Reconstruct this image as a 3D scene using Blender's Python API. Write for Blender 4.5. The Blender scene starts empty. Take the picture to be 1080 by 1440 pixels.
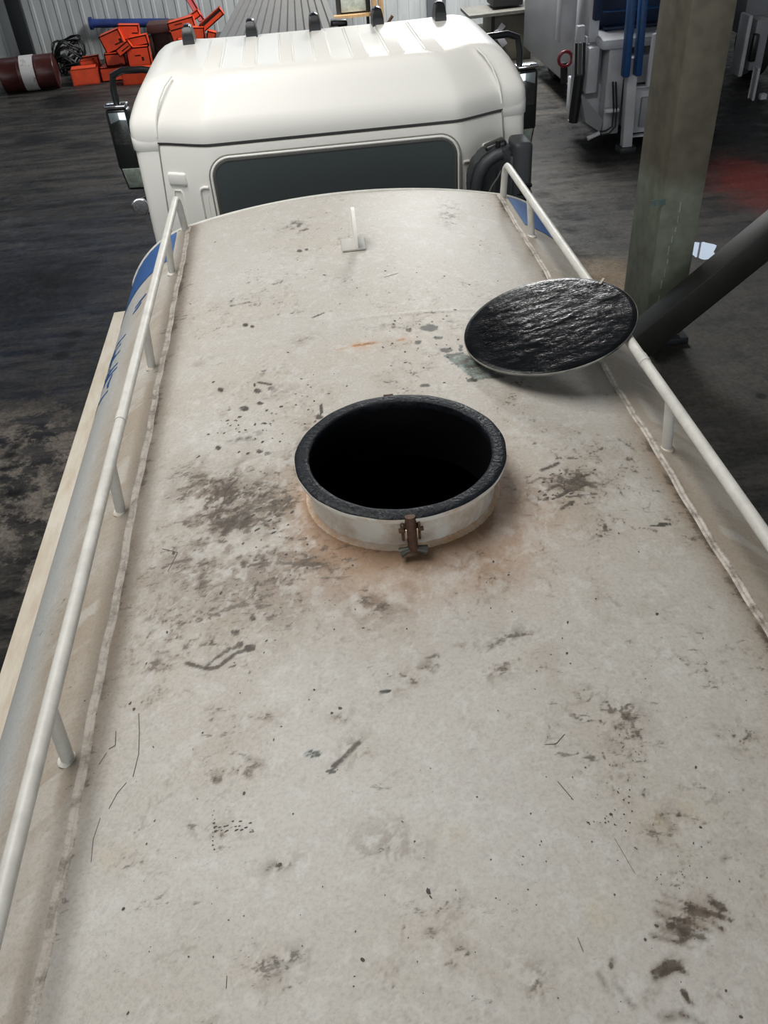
import bpy, bmesh, math, random
import numpy as np
from mathutils import Vector, Matrix

random.seed(7)
rng = np.random.default_rng(7)
scene = bpy.context.scene
COL = scene.collection
DZ = 2.45            # the hall floor lies 2.45 m below the flange of the hatch; local z -> world z

# ------------------------------------------------------------------ camera
F_PX = 1184.545
PITCH, YAW, ROLL = 0.69111, -0.05247, -0.08322
CAM = np.array([-0.15048, -1.80954, 1.29914])
def cam_axes():
    cy, sy = math.cos(YAW), math.sin(YAW)
    f0 = np.array([-sy, cy, 0]); r0 = np.array([cy, sy, 0]); u0 = np.array([0, 0, 1.0])
    w = math.cos(PITCH)*f0 - math.sin(PITCH)*u0
    u = math.cos(PITCH)*u0 + math.sin(PITCH)*f0
    return math.cos(ROLL)*r0 + math.sin(ROLL)*u, math.cos(ROLL)*u - math.sin(ROLL)*r0, w
RX, UX, WX = cam_axes()
cd = bpy.data.cameras.new('camera'); co = bpy.data.objects.new('camera', cd); COL.objects.link(co)
cd.sensor_fit = 'HORIZONTAL'; cd.sensor_width = 36; cd.lens = 36*F_PX/1080
cd.clip_start = 0.05; cd.clip_end = 200
mw = Matrix(((RX[0], UX[0], -WX[0], CAM[0]), (RX[1], UX[1], -WX[1], CAM[1]), (RX[2], UX[2], -WX[2], CAM[2]+DZ), (0, 0, 0, 1)))
co.matrix_world = mw
scene.camera = co

# ------------------------------------------------------------------ world, light, exposure
world = bpy.data.worlds.new('world'); scene.world = world; world.use_nodes = True
bg = world.node_tree.nodes['Background']
bg.inputs['Color'].default_value = (0.93, 0.97, 1.0, 1); bg.inputs['Strength'].default_value = 2.0
def area(name, loc, target, sx, sy, power, color=(1, 1, 1)):
    l = bpy.data.lights.new(name, 'AREA'); l.shape = 'RECTANGLE'; l.size = sx; l.size_y = sy
    l.energy = power; l.color = color
    o = bpy.data.objects.new(name, l); COL.objects.link(o)
    o.location = (loc[0], loc[1], loc[2]+DZ)
    d = Vector(target)-Vector(loc)
    o.rotation_euler = d.to_track_quat('-Z', 'Y').to_euler()
    return o
area('skylight_main', (-1.7, 1.4, 4.45), (-1.7, 1.4001, 0), 2.6, 4.6, 300, (1.0, 0.985, 0.955))
area('skylight_rear', (3.0, 15.0, 4.45), (3.0, 15.0001, 0), 2.6, 4.6, 1500, (1.0, 1.0, 0.97))
scene.view_settings.view_transform = 'Standard'
scene.view_settings.look = 'None'
scene.view_settings.exposure = 0.0
scene.view_settings.gamma = 1.0
scene.view_settings.use_curve_mapping = False

# ------------------------------------------------------------------ pixel -> place
def ray(u, v):
    d = (u-540)/F_PX*RX - (v-720)/F_PX*UX + WX
    return d/np.linalg.norm(d)
def at(u, v, X=None, Y=None, Z=None):
    d = ray(u, v)
    t = (X-CAM[0])/d[0] if X is not None else (Y-CAM[1])/d[1] if Y is not None else (Z-CAM[2])/d[2]
    return Vector(CAM+t*d)
G = -DZ

# ------------------------------------------------------------------ materials
def mat(name, color, rough=0.5, metal=0.0, var=0.0, vscale=6.0, color2=None, bump=0.0, bscale=40.0, rvar=0.0, coat=0.0, detail=5.0, spec=0.5, lo=0.35, hi=0.65, stretch=None):
    m = bpy.data.materials.new(name); m.use_nodes = True
    nt = m.node_tree; N = nt.nodes; L = nt.links
    b = N['Principled BSDF']
    b.inputs['Base Color'].default_value = (*color, 1)
    b.inputs['Roughness'].default_value = rough
    b.inputs['Metallic'].default_value = metal
    b.inputs['Coat Weight'].default_value = coat
    b.inputs['Specular IOR Level'].default_value = spec
    if var or bump or rvar or color2:
        tc = N.new('ShaderNodeTexCoord')
        src = tc.outputs['Object']
        if stretch:
            mp = N.new('ShaderNodeMapping'); mp.inputs['Scale'].default_value = stretch
            L.new(src, mp.inputs['Vector']); src = mp.outputs['Vector']
    if var or color2:
        n = N.new('ShaderNodeTexNoise'); n.inputs['Scale'].default_value = vscale; n.inputs['Detail'].default_value = detail
        n.inputs['Roughness'].default_value = 0.65
        L.new(src, n.inputs['Vector'])
        r = N.new('ShaderNodeValToRGB')
        c2 = color2 if color2 else tuple(c*(1-var) for c in color)
        r.color_ramp.elements[0].position = lo; r.color_ramp.elements[0].color = (*c2, 1)
        r.color_ramp.elements[1].position = hi; r.color_ramp.elements[1].color = (*color, 1)
        L.new(n.outputs['Fac'], r.inputs['Fac']); L.new(r.outputs['Color'], b.inputs['Base Color'])
    if rvar:
        n2 = N.new('ShaderNodeTexNoise'); n2.inputs['Scale'].default_value = vscale*0.7; n2.inputs['Detail'].default_value = 4
        L.new(src, n2.inputs['Vector'])
        mr = N.new('ShaderNodeMapRange'); mr.inputs['From Min'].default_value = 0.3; mr.inputs['From Max'].default_value = 0.7
        mr.inputs['To Min'].default_value = max(0.03, rough-rvar); mr.inputs['To Max'].default_value = min(1, rough+rvar)
        L.new(n2.outputs['Fac'], mr.inputs['Value']); L.new(mr.outputs['Result'], b.inputs['Roughness'])
    if bump:
        n3 = N.new('ShaderNodeTexNoise'); n3.inputs['Scale'].default_value = bscale; n3.inputs['Detail'].default_value = 4
        L.new(src, n3.inputs['Vector'])
        bp = N.new('ShaderNodeBump'); bp.inputs['Strength'].default_value = bump; bp.inputs['Distance'].default_value = 0.01
        L.new(n3.outputs['Fac'], bp.inputs['Height']); L.new(bp.outputs['Normal'], b.inputs['Normal'])
    return m

M = {}
M['cab'] = mat('cab_white_paint', (0.92, 0.905, 0.85), 0.34, spec=0.4)
M['rail'] = mat('rail_grey_white_paint', (0.66, 0.65, 0.60), 0.45, var=0.25, vscale=14, bump=0.1, lo=0.25)
M['gasket'] = mat('dark_rubber_gasket', (0.09, 0.09, 0.085), 0.6)
M['glass'] = mat('dark_tinted_glass', (0.075, 0.090, 0.094), 0.06, spec=0.5)
M['black_plastic'] = mat('black_grained_plastic', (0.035, 0.038, 0.042), 0.5, bump=0.15, bscale=300)
M['black_gloss'] = mat('black_moulded_plastic', (0.012, 0.013, 0.014), 0.3)
M['tar'] = mat('black_tar_coating', (0.005, 0.006, 0.008), 0.40, color2=(0.012, 0.015, 0.020), vscale=30, bump=0.35, bscale=90, rvar=0.12, spec=0.15)
M['dark_liner'] = mat('added_liner_black', (0.004, 0.004, 0.005), 0.5, spec=0.25)  # for the added liner that keeps the hatch opening black
M['collar'] = mat('collar_stained_paint', (0.70, 0.68, 0.62), 0.5, color2=(0.46, 0.33, 0.22), vscale=7, lo=0.30, hi=0.50)
M['rust'] = mat('brown_rusty_steel', (0.11, 0.055, 0.03), 0.6, metal=0.3, var=0.5, vscale=60, bump=0.3, bscale=150)
M['rustweld'] = mat('rusty_weld_bead', (0.50, 0.30, 0.17), 0.6, color2=(0.60, 0.50, 0.40), vscale=25, bump=0.4, bscale=120)
M['brass'] = mat('worn_bright_steel', (0.75, 0.62, 0.45), 0.3, metal=0.9)
M['seam'] = mat('dusty_weld_seam', (0.56, 0.51, 0.45), 0.6, color2=(0.20, 0.165, 0.13), vscale=22, bump=0.4, bscale=120, lo=0.3, hi=0.55)
M['blue'] = mat('blue_vinyl', (0.035, 0.115, 0.33), 0.4, var=0.15, vscale=12)
M['ledge'] = mat('dusty_cream_steel', (0.60, 0.555, 0.47), 0.5, color2=(0.47, 0.39, 0.29), vscale=5, bump=0.1, lo=0.3, hi=0.6, stretch=(3, 0.7, 1))
M['chrome'] = mat('chrome', (0.8, 0.8, 0.82), 0.08, metal=1.0)
M['mirror'] = mat('mirror_glass', (0.55, 0.60, 0.60), 0.04, metal=1.0)
M['wall'] = mat('white_wall_sheet', (0.46, 0.485, 0.495), 0.45, var=0.25, vscale=1.2, stretch=(3, 3, 0.5))
M['steel_dark'] = mat('dark_painted_steel', (0.018, 0.022, 0.024), 0.5)
M['blue_pipe'] = mat('blue_painted_pipe', (0.02, 0.045, 0.20), 0.5, var=0.4, vscale=6)
M['orange'] = mat('orange_red_paint', (0.80, 0.075, 0.018), 0.42, var=0.25, vscale=4)
M['brown_crate'] = mat('maroon_primer', (0.075, 0.032, 0.028), 0.6, var=0.3, vscale=5)
M['barrel'] = mat('dark_red_drum_paint', (0.065, 0.016, 0.014), 0.35, var=0.5, vscale=4)
M['band'] = mat('pale_printed_band', (0.52, 0.52, 0.52), 0.5, color2=(0.30, 0.22, 0.22), vscale=9, lo=0.36, hi=0.46)
M['cable'] = mat('black_cable', (0.008, 0.008, 0.010), 0.5)
M['grey_roof'] = mat('grey_ribbed_sheet', (0.105, 0.098, 0.092), 0.4, var=0.15, vscale=3)
M['wood'] = mat('pale_timber', (0.62, 0.40, 0.20), 0.6, var=0.35, vscale=8, stretch=(8, 8, 0.6))
M['frame_dark'] = mat('dark_frame', (0.03, 0.03, 0.028), 0.5)
M['pane'] = mat('greenish_pane', (0.62, 0.68, 0.62), 0.12, color2=(0.34, 0.38, 0.33), vscale=5)
M['cabinet'] = mat('olive_brown_board', (0.17, 0.16, 0.125), 0.55, var=0.25, vscale=2.5)
M['cabinet_dark'] = mat('dark_void_board', (0.02, 0.02, 0.022), 0.6)
M['shelf'] = mat('grey_weathered_board', (0.14, 0.135, 0.12), 0.6, var=0.3, vscale=9)
M['truck_white'] = mat('grubby_white_paint', (0.55, 0.565, 0.60), 0.4, var=0.3, vscale=2.2, lo=0.3)
M['truck_grey'] = mat('grey_box_side', (0.27, 0.28, 0.30), 0.4, var=0.15, vscale=1.5)
M['tarp_blue'] = mat('blue_hopper_paint', (0.010, 0.07, 0.23), 0.45, var=0.3, vscale=5)
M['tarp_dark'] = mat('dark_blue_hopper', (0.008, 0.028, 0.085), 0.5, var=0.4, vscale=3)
M['tyre'] = mat('black_tyre_rubber', (0.012, 0.012, 0.012), 0.7)
M['paper'] = mat('white_plastic', (0.6, 0.6, 0.65), 0.4)
M['ceiling'] = mat('grey_roof_sheet', (0.20, 0.205, 0.21), 0.6)
M['sky_panel'] = mat('skylight_sheet', (0.75, 0.78, 0.78), 0.4)
M['red_lamp'] = mat('red_valve_wheel', (0.22, 0.02, 0.03), 0.4)
M['speck'] = mat('dark_grime', (0.05, 0.045, 0.042), 0.7, color2=(0.10, 0.085, 0.07), vscale=40)

# painted column: bare brown-grey above, green-grey paint below, blue daub at the joint
def pillar_mat():
    m = bpy.data.materials.new('column_two_tone_paint'); m.use_nodes = True
    N = m.node_tree.nodes; L = m.node_tree.links; b = N['Principled BSDF']; b.inputs['Roughness'].default_value = 0.55
    tc = N.new('ShaderNodeTexCoord'); sp = N.new('ShaderNodeSeparateXYZ'); L.new(tc.outputs['Object'], sp.inputs[0])
    n = N.new('ShaderNodeTexNoise'); n.inputs['Scale'].default_value = 5; n.inputs['Detail'].default_value = 6; L.new(tc.outputs['Object'], n.inputs['Vector'])
    a = N.new('ShaderNodeMath'); a.operation = 'MULTIPLY_ADD'; a.inputs[1].default_value = 0.25; L.new(n.outputs['Fac'], a.inputs[0]); L.new(sp.outputs['Z'], a.inputs[2])
    mr = N.new('ShaderNodeMapRange'); mr.inputs['From Min'].default_value = -1.02; mr.inputs['From Max'].default_value = -0.86
    L.new(a.outputs[0], mr.inputs['Value'])
    mx = N.new('ShaderNodeMix'); mx.data_type = 'RGBA'
    mx.inputs[6].default_value = (0.25, 0.275, 0.215, 1); mx.inputs[7].default_value = (0.165, 0.15, 0.11, 1)
    L.new(mr.outputs[0], mx.inputs[0])
    n2 = N.new('ShaderNodeTexNoise'); n2.inputs['Scale'].default_value = 9; n2.inputs['Detail'].default_value = 7; L.new(tc.outputs['Object'], n2.inputs['Vector'])
    mr2 = N.new('ShaderNodeMapRange'); mr2.inputs['From Min'].default_value = 0.3; mr2.inputs['From Max'].default_value = 0.7
    mr2.inputs['To Min'].default_value = 0.72; mr2.inputs['To Max'].default_value = 1.1; L.new(n2.outputs['Fac'], mr2.inputs['Value'])
    mm = N.new('ShaderNodeMix'); mm.data_type = 'RGBA'; mm.blend_type = 'MULTIPLY'; mm.inputs[0].default_value = 1
    L.new(mx.outputs[2], mm.inputs[6]); L.new(mr2.outputs[0], mm.inputs[7]); L.new(mm.outputs[2], b.inputs['Base Color'])
    return m
M['pillar'] = pillar_mat()

# ------------------------------------------------------------------ mesh helpers
def add_box(bm, c, s, rot=None, bevel=0.0, seg=2):
    """box centred at c with full sizes s; rot = Matrix or euler tuple"""
    r = bmesh.ops.create_cube(bm, size=1.0)
    vs = r['verts']
    bmesh.ops.scale(bm, vec=Vector(s), verts=vs)
    if bevel:
        es = list({e for v in vs for e in v.link_edges})
        rr = bmesh.ops.bevel(bm, geom=es, offset=bevel, segments=seg, affect='EDGES', profile=0.5)
        vs = list({v for f in rr['faces'] for v in f.verts} | {v for v in vs if v.is_valid})
    if rot is not None:
        if not isinstance(rot, Matrix):
            from mathutils import Euler
            rot = Euler(rot).to_matrix()
        bmesh.ops.rotate(bm, cent=(0, 0, 0), matrix=rot, verts=vs)
    bmesh.ops.translate(bm, vec=Vector(c), verts=vs)
    return vs
def add_tube(bm, pts, rad, seg=12, cap=True):
    pts = [Vector(p) for p in pts]
    n = len(pts)
    rads = rad if isinstance(rad, (list, tuple)) else [rad]*n
    tang = []
    for i in range(n):
        a = pts[max(0, i-1)]; b = pts[min(n-1, i+1)]
        tang.append((b-a).normalized())
    t = tang[0]
    ref = Vector((0, 0, 1)) if abs(t.z) < 0.9 else Vector((1, 0, 0))
    nrm = t.cross(ref).normalized()
    rings = []
    for i in range(n):
        if i > 0:
            q = tang[i-1].rotation_difference(tang[i]); nrm = (q @ nrm).normalized()
        bi = tang[i].cross(nrm).normalized()
        rings.append([bm.verts.new(pts[i]+rads[i]*(math.cos(2*math.pi*k/seg)*nrm+math.sin(2*math.pi*k/seg)*bi)) for k in range(seg)])
    for i in range(n-1):
        for k in range(seg):
            bm.faces.new((rings[i][k], rings[i][(k+1) % seg], rings[i+1][(k+1) % seg], rings[i+1][k]))
    if cap:
        bm.faces.new(rings[0][::-1]); bm.faces.new(rings[-1])
def add_lathe(bm, prof, seg=48, closed=False, center=(0, 0, 0), axis=None):
    """prof: list of (r, z); axis: Matrix applied"""
    rings = []
    for r, z in prof:
        if r < 1e-6:
            rings.append([bm.verts.new((0, 0, z))])
        else:
            rings.append([bm.verts.new((r*math.cos(2*math.pi*k/seg), r*math.sin(2*math.pi*k/seg), z)) for k in range(seg)])
    pairs = list(zip(rings[:-1], rings[1:]))
    if closed: pairs.append((rings[-1], rings[0]))
    for a, b in pairs:
        for k in range(seg):
            k2 = (k+1) % seg
            if len(a) == 1 and len(b) == 1: continue
            if len(a) == 1: bm.faces.new((a[0], b[k2], b[k]))
            elif len(b) == 1: bm.faces.new((a[k], a[k2], b[0]))
            else: bm.faces.new((a[k], a[k2], b[k2], b[k]))
    vs = [v for r in rings for v in r]
    if axis is not None: bmesh.ops.transform(bm, matrix=axis, verts=vs)
    bmesh.ops.translate(bm, vec=Vector(center), verts=vs)
    return vs
def add_prism(bm, poly, thick, mtx=None):
    """poly in local xy, thickness along local z (0..thick); mtx 4x4"""
    a = [bm.verts.new((x, y, 0)) for x, y in poly]; b = [bm.verts.new((x, y, thick)) for x, y in poly]
    n = len(poly)
    bm.faces.new(a[::-1]); bm.faces.new(b)
    for i in range(n):
        bm.faces.new((a[i], a[(i+1) % n], b[(i+1) % n], b[i]))
    if mtx is not None: bmesh.ops.transform(bm, matrix=mtx, verts=a+b)
def add_loft(bm, loops, cap0=True, cap1=True):
    rings = [[bm.verts.new(p) for p in lp] for lp in loops]
    n = len(rings[0])
    for a, b in zip(rings[:-1], rings[1:]):
        for k in range(n):
            bm.faces.new((a[k], a[(k+1) % n], b[(k+1) % n], b[k]))
    if cap0: bm.faces.new(rings[0][::-1])
    if cap1: bm.faces.new(rings[-1])
    return rings
def smooth(o, angle=35):
    me = o.data
    if angle >= 180:
        me.polygons.foreach_set('use_smooth', [True]*len(me.polygons)); return
    me.polygons.foreach_set('use_smooth', [True]*len(me.polygons))
    bm = bmesh.new(); bm.from_mesh(me)
    th = math.radians(angle)
    for e in bm.edges:
        if len(e.link_faces) == 2 and e.calc_face_angle(0) > th: e.smooth = False
    bm.to_mesh(me); bm.free()
def obj(name, bm, material, parent=None, sm=35, recalc=True):
    if recalc: bmesh.ops.recalc_face_normals(bm, faces=bm.faces[:])
    me = bpy.data.meshes.new(name); bm.to_mesh(me); bm.free()
    me.materials.append(M[material] if isinstance(material, str) else material)
    o = bpy.data.objects.new(name, me); COL.objects.link(o)
    if sm: smooth(o, sm)
    adopt(o, parent)
    return o
def adopt(o, parent):
    if parent is None: return
    o.parent = parent
    if parent.type == 'EMPTY':
        o.matrix_parent_inverse = Matrix.LocRotScale(parent.location, parent.rotation_euler, None).inverted()
def thing(name, label, cat, loc, group=None):
    o = bpy.data.objects.new(name, None); COL.objects.link(o); o.location = loc
    o.empty_display_size = 0.2
    o['label'] = label; o['category'] = cat
    if group: o['group'] = group
    return o
def tag(o, label, cat, group=None):
    o['label'] = label; o['category'] = cat
    if group: o['group'] = group
    return o
def struct(o):
    o['kind'] = 'structure'; return o
def B(): return bmesh.new()

# ------------------------------------------------------------------ hall shell
def floor_mat():
    m = bpy.data.materials.new('oily_wet_concrete'); m.use_nodes = True
    N = m.node_tree.nodes; L = m.node_tree.links; b = N['Principled BSDF']
    tc = N.new('ShaderNodeTexCoord')
    def noise(scale, detail=8, rough=0.6, dist=0.0, stretch=None):
        n = N.new('ShaderNodeTexNoise'); n.inputs['Scale'].default_value = scale; n.inputs['Detail'].default_value = detail
        n.inputs['Roughness'].default_value = rough; n.inputs['Distortion'].default_value = dist
        if stretch:
            mp = N.new('ShaderNodeMapping'); mp.inputs['Scale'].default_value = stretch
            L.new(tc.outputs['Object'], mp.inputs['Vector']); L.new(mp.outputs[0], n.inputs['Vector'])
        else: L.new(tc.outputs['Object'], n.inputs['Vector'])
        return n.outputs['Fac']
    def ramp(fac, stops):
        r = N.new('ShaderNodeValToRGB'); els = r.color_ramp.elements
        els[0].position, els[0].color = stops[0][0], (*stops[0][1], 1)
        els[1].position, els[1].color = stops[1][0], (*stops[1][1], 1)
        for p, c in stops[2:]:
            e = els.new(p); e.color = (*c, 1)
        L.new(fac, r.inputs['Fac']); return r.outputs['Color']
    def mix(f, a, c, blend='MIX'):
        x = N.new('ShaderNodeMix'); x.data_type = 'RGBA'; x.blend_type = blend
        if isinstance(f, float): x.inputs[0].default_value = f
        else: L.new(f, x.inputs[0])
        L.new(a, x.inputs[6])
        if isinstance(c, tuple): x.inputs[7].default_value = (*c, 1)
        else: L.new(c, x.inputs[7])
        return x.outputs[2]
    def blob(cx, cy, rx, ry, edge=0.5, nz=None, amp=0.8):
        mp = N.new('ShaderNodeMapping'); mp.vector_type = 'TEXTURE'
        mp.inputs['Location'].default_value = (cx, cy, 0); mp.inputs['Scale'].default_value = (rx, ry, 1e3)
        L.new(tc.outputs['Object'], mp.inputs[0])
        ln = N.new('ShaderNodeVectorMath'); ln.operation = 'LENGTH'; L.new(mp.outputs[0], ln.inputs[0])
        v = ln.outputs['Value']
        if nz is not None:
            ad = N.new('ShaderNodeMath'); ad.operation = 'MULTIPLY_ADD'; L.new(nz, ad.inputs[0]); ad.inputs[1].default_value = amp*2; 
            su = N.new('ShaderNodeMath'); su.operation = 'SUBTRACT'; L.new(v, su.inputs[0]); su.inputs[1].default_value = amp
            L.new(su.outputs[0], ad.inputs[2]); v = ad.outputs[0]
        r = N.new('ShaderNodeMapRange'); r.interpolation_type = 'SMOOTHSTEP'
        r.inputs['From Min'].default_value = 1.0; r.inputs['From Max'].default_value = 1.0-edge
        L.new(v, r.inputs['Value']); return r.outputs[0]
    fine = noise(3.4, 12, 0.76, 0.0); big = noise(0.55, 6, 0.6, 0.0); str_ = noise(2.0, 12, 0.76, 0.0, (0.4, 2.2, 1))
    grit = noise(26, 6, 0.8)
    c = ramp(big, [(0.34, (0.012, 0.013, 0.015)), (0.66, (0.050, 0.046, 0.042))])
    c2 = ramp(str_, [(0.42, (0.008, 0.009, 0.012)), (0.58, (0.095, 0.085, 0.074))])
    c = mix(0.55, c, c2)
    # bluish sheen painted into the colour left of the truck, bare tan concrete, brown and red paint stains on the right
    bl = blob(-3.3, 7.2, 2.6, 4.2, 0.9, fine, 0.7); c = mix(bl, c, mix(0.55, c2, (0.014, 0.020, 0.038)))
    worn = N.new('ShaderNodeMapRange'); worn.inputs['From Min'].default_value = 0.47; worn.inputs['From Max'].default_value = 0.56; L.new(fine, worn.inputs['Value'])
    tan = blob(-2.9, 3.4, 1.3, 1.7, 0.7, str_, 0.8)
    tm = N.new('ShaderNodeMath'); tm.operation = 'MULTIPLY'; L.new(tan, tm.inputs[0]); L.new(worn.outputs[0], tm.inputs[1])
    c = mix(tm.outputs[0], c, (0.20, 0.175, 0.15))
    rt = blob(3.6, 4.6, 2.3, 3.6, 0.9, fine, 0.5); rm = N.new('ShaderNodeMath'); rm.operation = 'MULTIPLY'; rm.inputs[1].default_value = 0.75; L.new(rt, rm.inputs[0])
    c = mix(rm.outputs[0], c, ramp(fine, [(0.35, (0.055, 0.052, 0.048)), (0.65, (0.125, 0.115, 0.10))]))
    tp = at(850, 395, Z=G); br = blob(tp.x, tp.y, 0.6, 0.9, 0.9, fine, 0.6); bm_ = N.new('ShaderNodeMath'); bm_.operation = 'MULTIPLY'; bm_.inputs[1].default_value = 0.85; L.new(br, bm_.inputs[0])
    c = mix(bm_.outputs[0], c, (0.24, 0.165, 0.09))
    rd = blob(5.3, 8.2, 0.95, 1.5, 0.8, fine, 0.9); rdm = N.new('ShaderNodeMath'); rdm.operation = 'MULTIPLY'; rdm.inputs[1].default_value = 0.75; L.new(rd, rdm.inputs[0])
    c = mix(rdm.outputs[0], c, (0.20, 0.022, 0.014))
    spots = [(at(u_, v_, Z=G).x, at(u_, v_, Z=G).y, a_, b_) for u_, v_, a_, b_ in ((55, 405, 0.9, 1.1), (100, 140, 0.8, 0.9), (45, 198, 0.45, 0.4), (112, 205, 0.45, 0.3), (105, 470, 0.13, 0.14), (95, 485, 0.13, 0.1), (85, 500, 0.12, 0.12), (20, 692, 0.1, 0.09), (16, 640, 0.07, 0.07), (22, 628, 0.07, 0.06), (8, 660, 0.06, 0.06))]
    for bx, by, rx, ry in (*spots,  (4.3, 10.6, 2.3, 1.8), (6.2, 10.5, 1.5, 1.5), (3.2, 3.6, 0.06, 0.06)):
        k = blob(bx, by, rx, ry, 0.7, fine, 0.6); km = N.new('ShaderNodeMath'); km.operation = 'MULTIPLY'; km.inputs[1].default_value = 0.85; L.new(k, km.inputs[0])
        c = mix(km.outputs[0], c, (0.008, 0.008, 0.009))
    gr = N.new('ShaderNodeMapRange'); gr.inputs['From Min'].default_value = 0.3; gr.inputs['From Max'].default_value = 0.7; gr.inputs['To Min'].default_value = 0.45; gr.inputs['To Max'].default_value = 1.25
    L.new(grit, gr.inputs['Value']); c = mix(1.0, c, gr.outputs[0], 'MULTIPLY')
    b.inputs['Specular IOR Level'].default_value = 0.16
    L.new(c, b.inputs['Base Color'])
    rr = N.new('ShaderNodeMapRange'); rr.inputs['From Min'].default_value = 0.35; rr.inputs['From Max'].default_value = 0.62
    rr.inputs['To Min'].default_value = 0.28; rr.inputs['To Max'].default_value = 0.75; L.new(fine, rr.inputs['Value'])
    L.new(rr.outputs[0], b.inputs['Roughness'])
    bp = N.new('ShaderNodeBump'); bp.inputs['Strength'].default_value = 0.35; bp.inputs['Distance'].default_value = 0.02
    L.new(fine, bp.inputs['Height']); L.new(bp.outputs[0], b.inputs['Normal'])
    return m
M['floor'] = floor_mat()
bm = B(); add_box(bm, (0, 6, G-0.1), (34, 44, 0.2)); struct(obj('floor', bm, 'floor', sm=0))
# shallow puddle that mirrors the daylight
pud = B(); pc = at(984, 352, Z=G+0.002)
ring = [(pc.x+0.17*math.cos(a)*(1+0.3*math.sin(3*a)+0.1*math.sin(7*a)), pc.y+0.30*math.sin(a)*(1+0.25*math.cos(2*a+1)+0.08*math.sin(9*a)), G+0.003) for a in [2*math.pi*k/28 for k in range(28)]]
pud.faces.new([pud.verts.new(p) for p in ring])
M['water'] = mat('still_water', (0.05, 0.06, 0.08), 0.02, spec=1.0)
tag(obj('puddle', pud, 'water', sm=0), 'small bright puddle on the dark floor beside the green-grey column', 'puddle')

WALL_Y = 19.2
wb = B(); add_box(wb, (0, WALL_Y+0.12, G+3.75), (22, 0.1, 7.5)); wall_back = struct(obj('wall_back', wb, 'wall', sm=0))
# ribbed sheets, one mesh shared by all
def sheet_mesh(w=1.0, h=7.5):
    b = B(); prof = []
    n = 4; p = w/n
    for i in range(n):
        x = i*p
        prof += [(x, 0), (x+p*0.62, 0), (x+p*0.70, -0.012), (x+p*0.92, -0.012)]
    prof.append((w, 0))
    lo = [b.verts.new((x, y, 0)) for x, y in prof]; hi = [b.verts.new((x, y, h)) for x, y in prof]
    for i in range(len(prof)-1): b.faces.new((lo[i], lo[i+1], hi[i+1], hi[i]))
    me = bpy.data.meshes.new('wall_sheet'); b.to_mesh(me); b.free(); me.materials.append(M['wall']); return me
sm_ = sheet_mesh()
for i in range(-11, 11):
    o = bpy.data.objects.new('wall_sheet', sm_); COL.objects.link(o); o.location = (i, WALL_Y+0.06, G); o.parent = wall_back
# dark post standing against the wall, near the drum
p0 = at(42, 80, Y=WALL_Y-0.1); p1 = at(12, 0, Y=WALL_Y-0.1)
bm = B(); add_box(bm, (p0.x-0.03, WALL_Y-0.06, G+3.75), (0.30, 0.16, 7.5), bevel=0.01)
struct(obj('trim_1', bm, 'steel_dark'))
bm = B(); add_box(bm, (11.1, 6, G+3.75), (0.2, 44, 7.5)); struct(obj('wall_right', bm, 'wall', sm=0))
bm = B(); add_box(bm, (-11.1, 6, G+3.75), (0.2, 44, 7.5)); struct(obj('wall_left', bm, 'wall', sm=0))
# clerestory windows high in the back wall (daylight behind frosted panes)
def lit(name, color, strength):
    m = bpy.data.materials.new(name); m.use_nodes = True; b = m.node_tree.nodes['Principled BSDF']
    b.inputs['Base Color'].default_value = (0.6, 0.65, 0.7, 1); b.inputs['Emission Color'].default_value = (*color, 1); b.inputs['Emission Strength'].default_value = strength; return m
M['daylight'] = lit('daylit_window_pane', (0.72, 0.84, 1.0), 3.2)
for k, xw in enumerate((-8.2, -4.8, -1.4, 6.2, 9.6)):
    q = B(); add_box(q, (xw, WALL_Y+0.02, G+5.75), (2.5, 0.10, 1.5)); w_ = struct(obj('window_%d' % (k+3), q, 'truck_white', sm=0))
    for i in range(3):
        q = B(); add_box(q, (xw-0.79+0.79*i, WALL_Y-0.035, G+5.75), (0.72, 0.02, 1.34)); obj('window_pane', q, 'daylight', w_, sm=0)
# dark doorway strip in the back wall
a = at(600, 0, Y=WALL_Y); b_ = at(626, 0, Y=WALL_Y)
bm = B(); add_box(bm, ((a.x+b_.x)/2, WALL_Y-0.02, G+1.6), (b_.x-a.x, 0.1, 3.2), bevel=0.01)
struct(obj('door_1', bm, mat('grey_door', (0.10, 0.11, 0.12), 0.5), sm=0))
# roof sheet with two skylight openings
def ceiling():
    b = B(); z = 4.6; t = 0.1
    holes = [(-3.0, -0.4, -0.9, 3.7), (1.7, 4.3, 12.7, 17.3)]
    xs = sorted({-12, 11.2, *[h[0] for h in holes], *[h[1] for h in holes]}); ys = sorted({-16, 19.4, *[h[2] for h in holes], *[h[3] for h in holes]})
    for x0, x1 in zip(xs[:-1], xs[1:]):
        for y0, y1 in zip(ys[:-1], ys[1:]):
            if any(h[0] <= x0 and x1 <= h[1] and h[2] <= y0 and y1 <= h[3] for h in holes): continue
            add_box(b, ((x0+x1)/2, (y0+y1)/2, z), (x1-x0, y1-y0, t))
    o = struct(obj('ceiling', b, 'ceiling', sm=0))
    for k, h in enumerate(holes):
        q = B(); add_box(q, ((h[0]+h[1])/2, (h[2]+h[3])/2, z+0.08), (h[1]-h[0]+0.2, h[3]-h[2]+0.2, 0.02))
        struct(obj('window_%d' % (k+1), q, 'sky_panel', sm=0))
ceiling()

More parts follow.
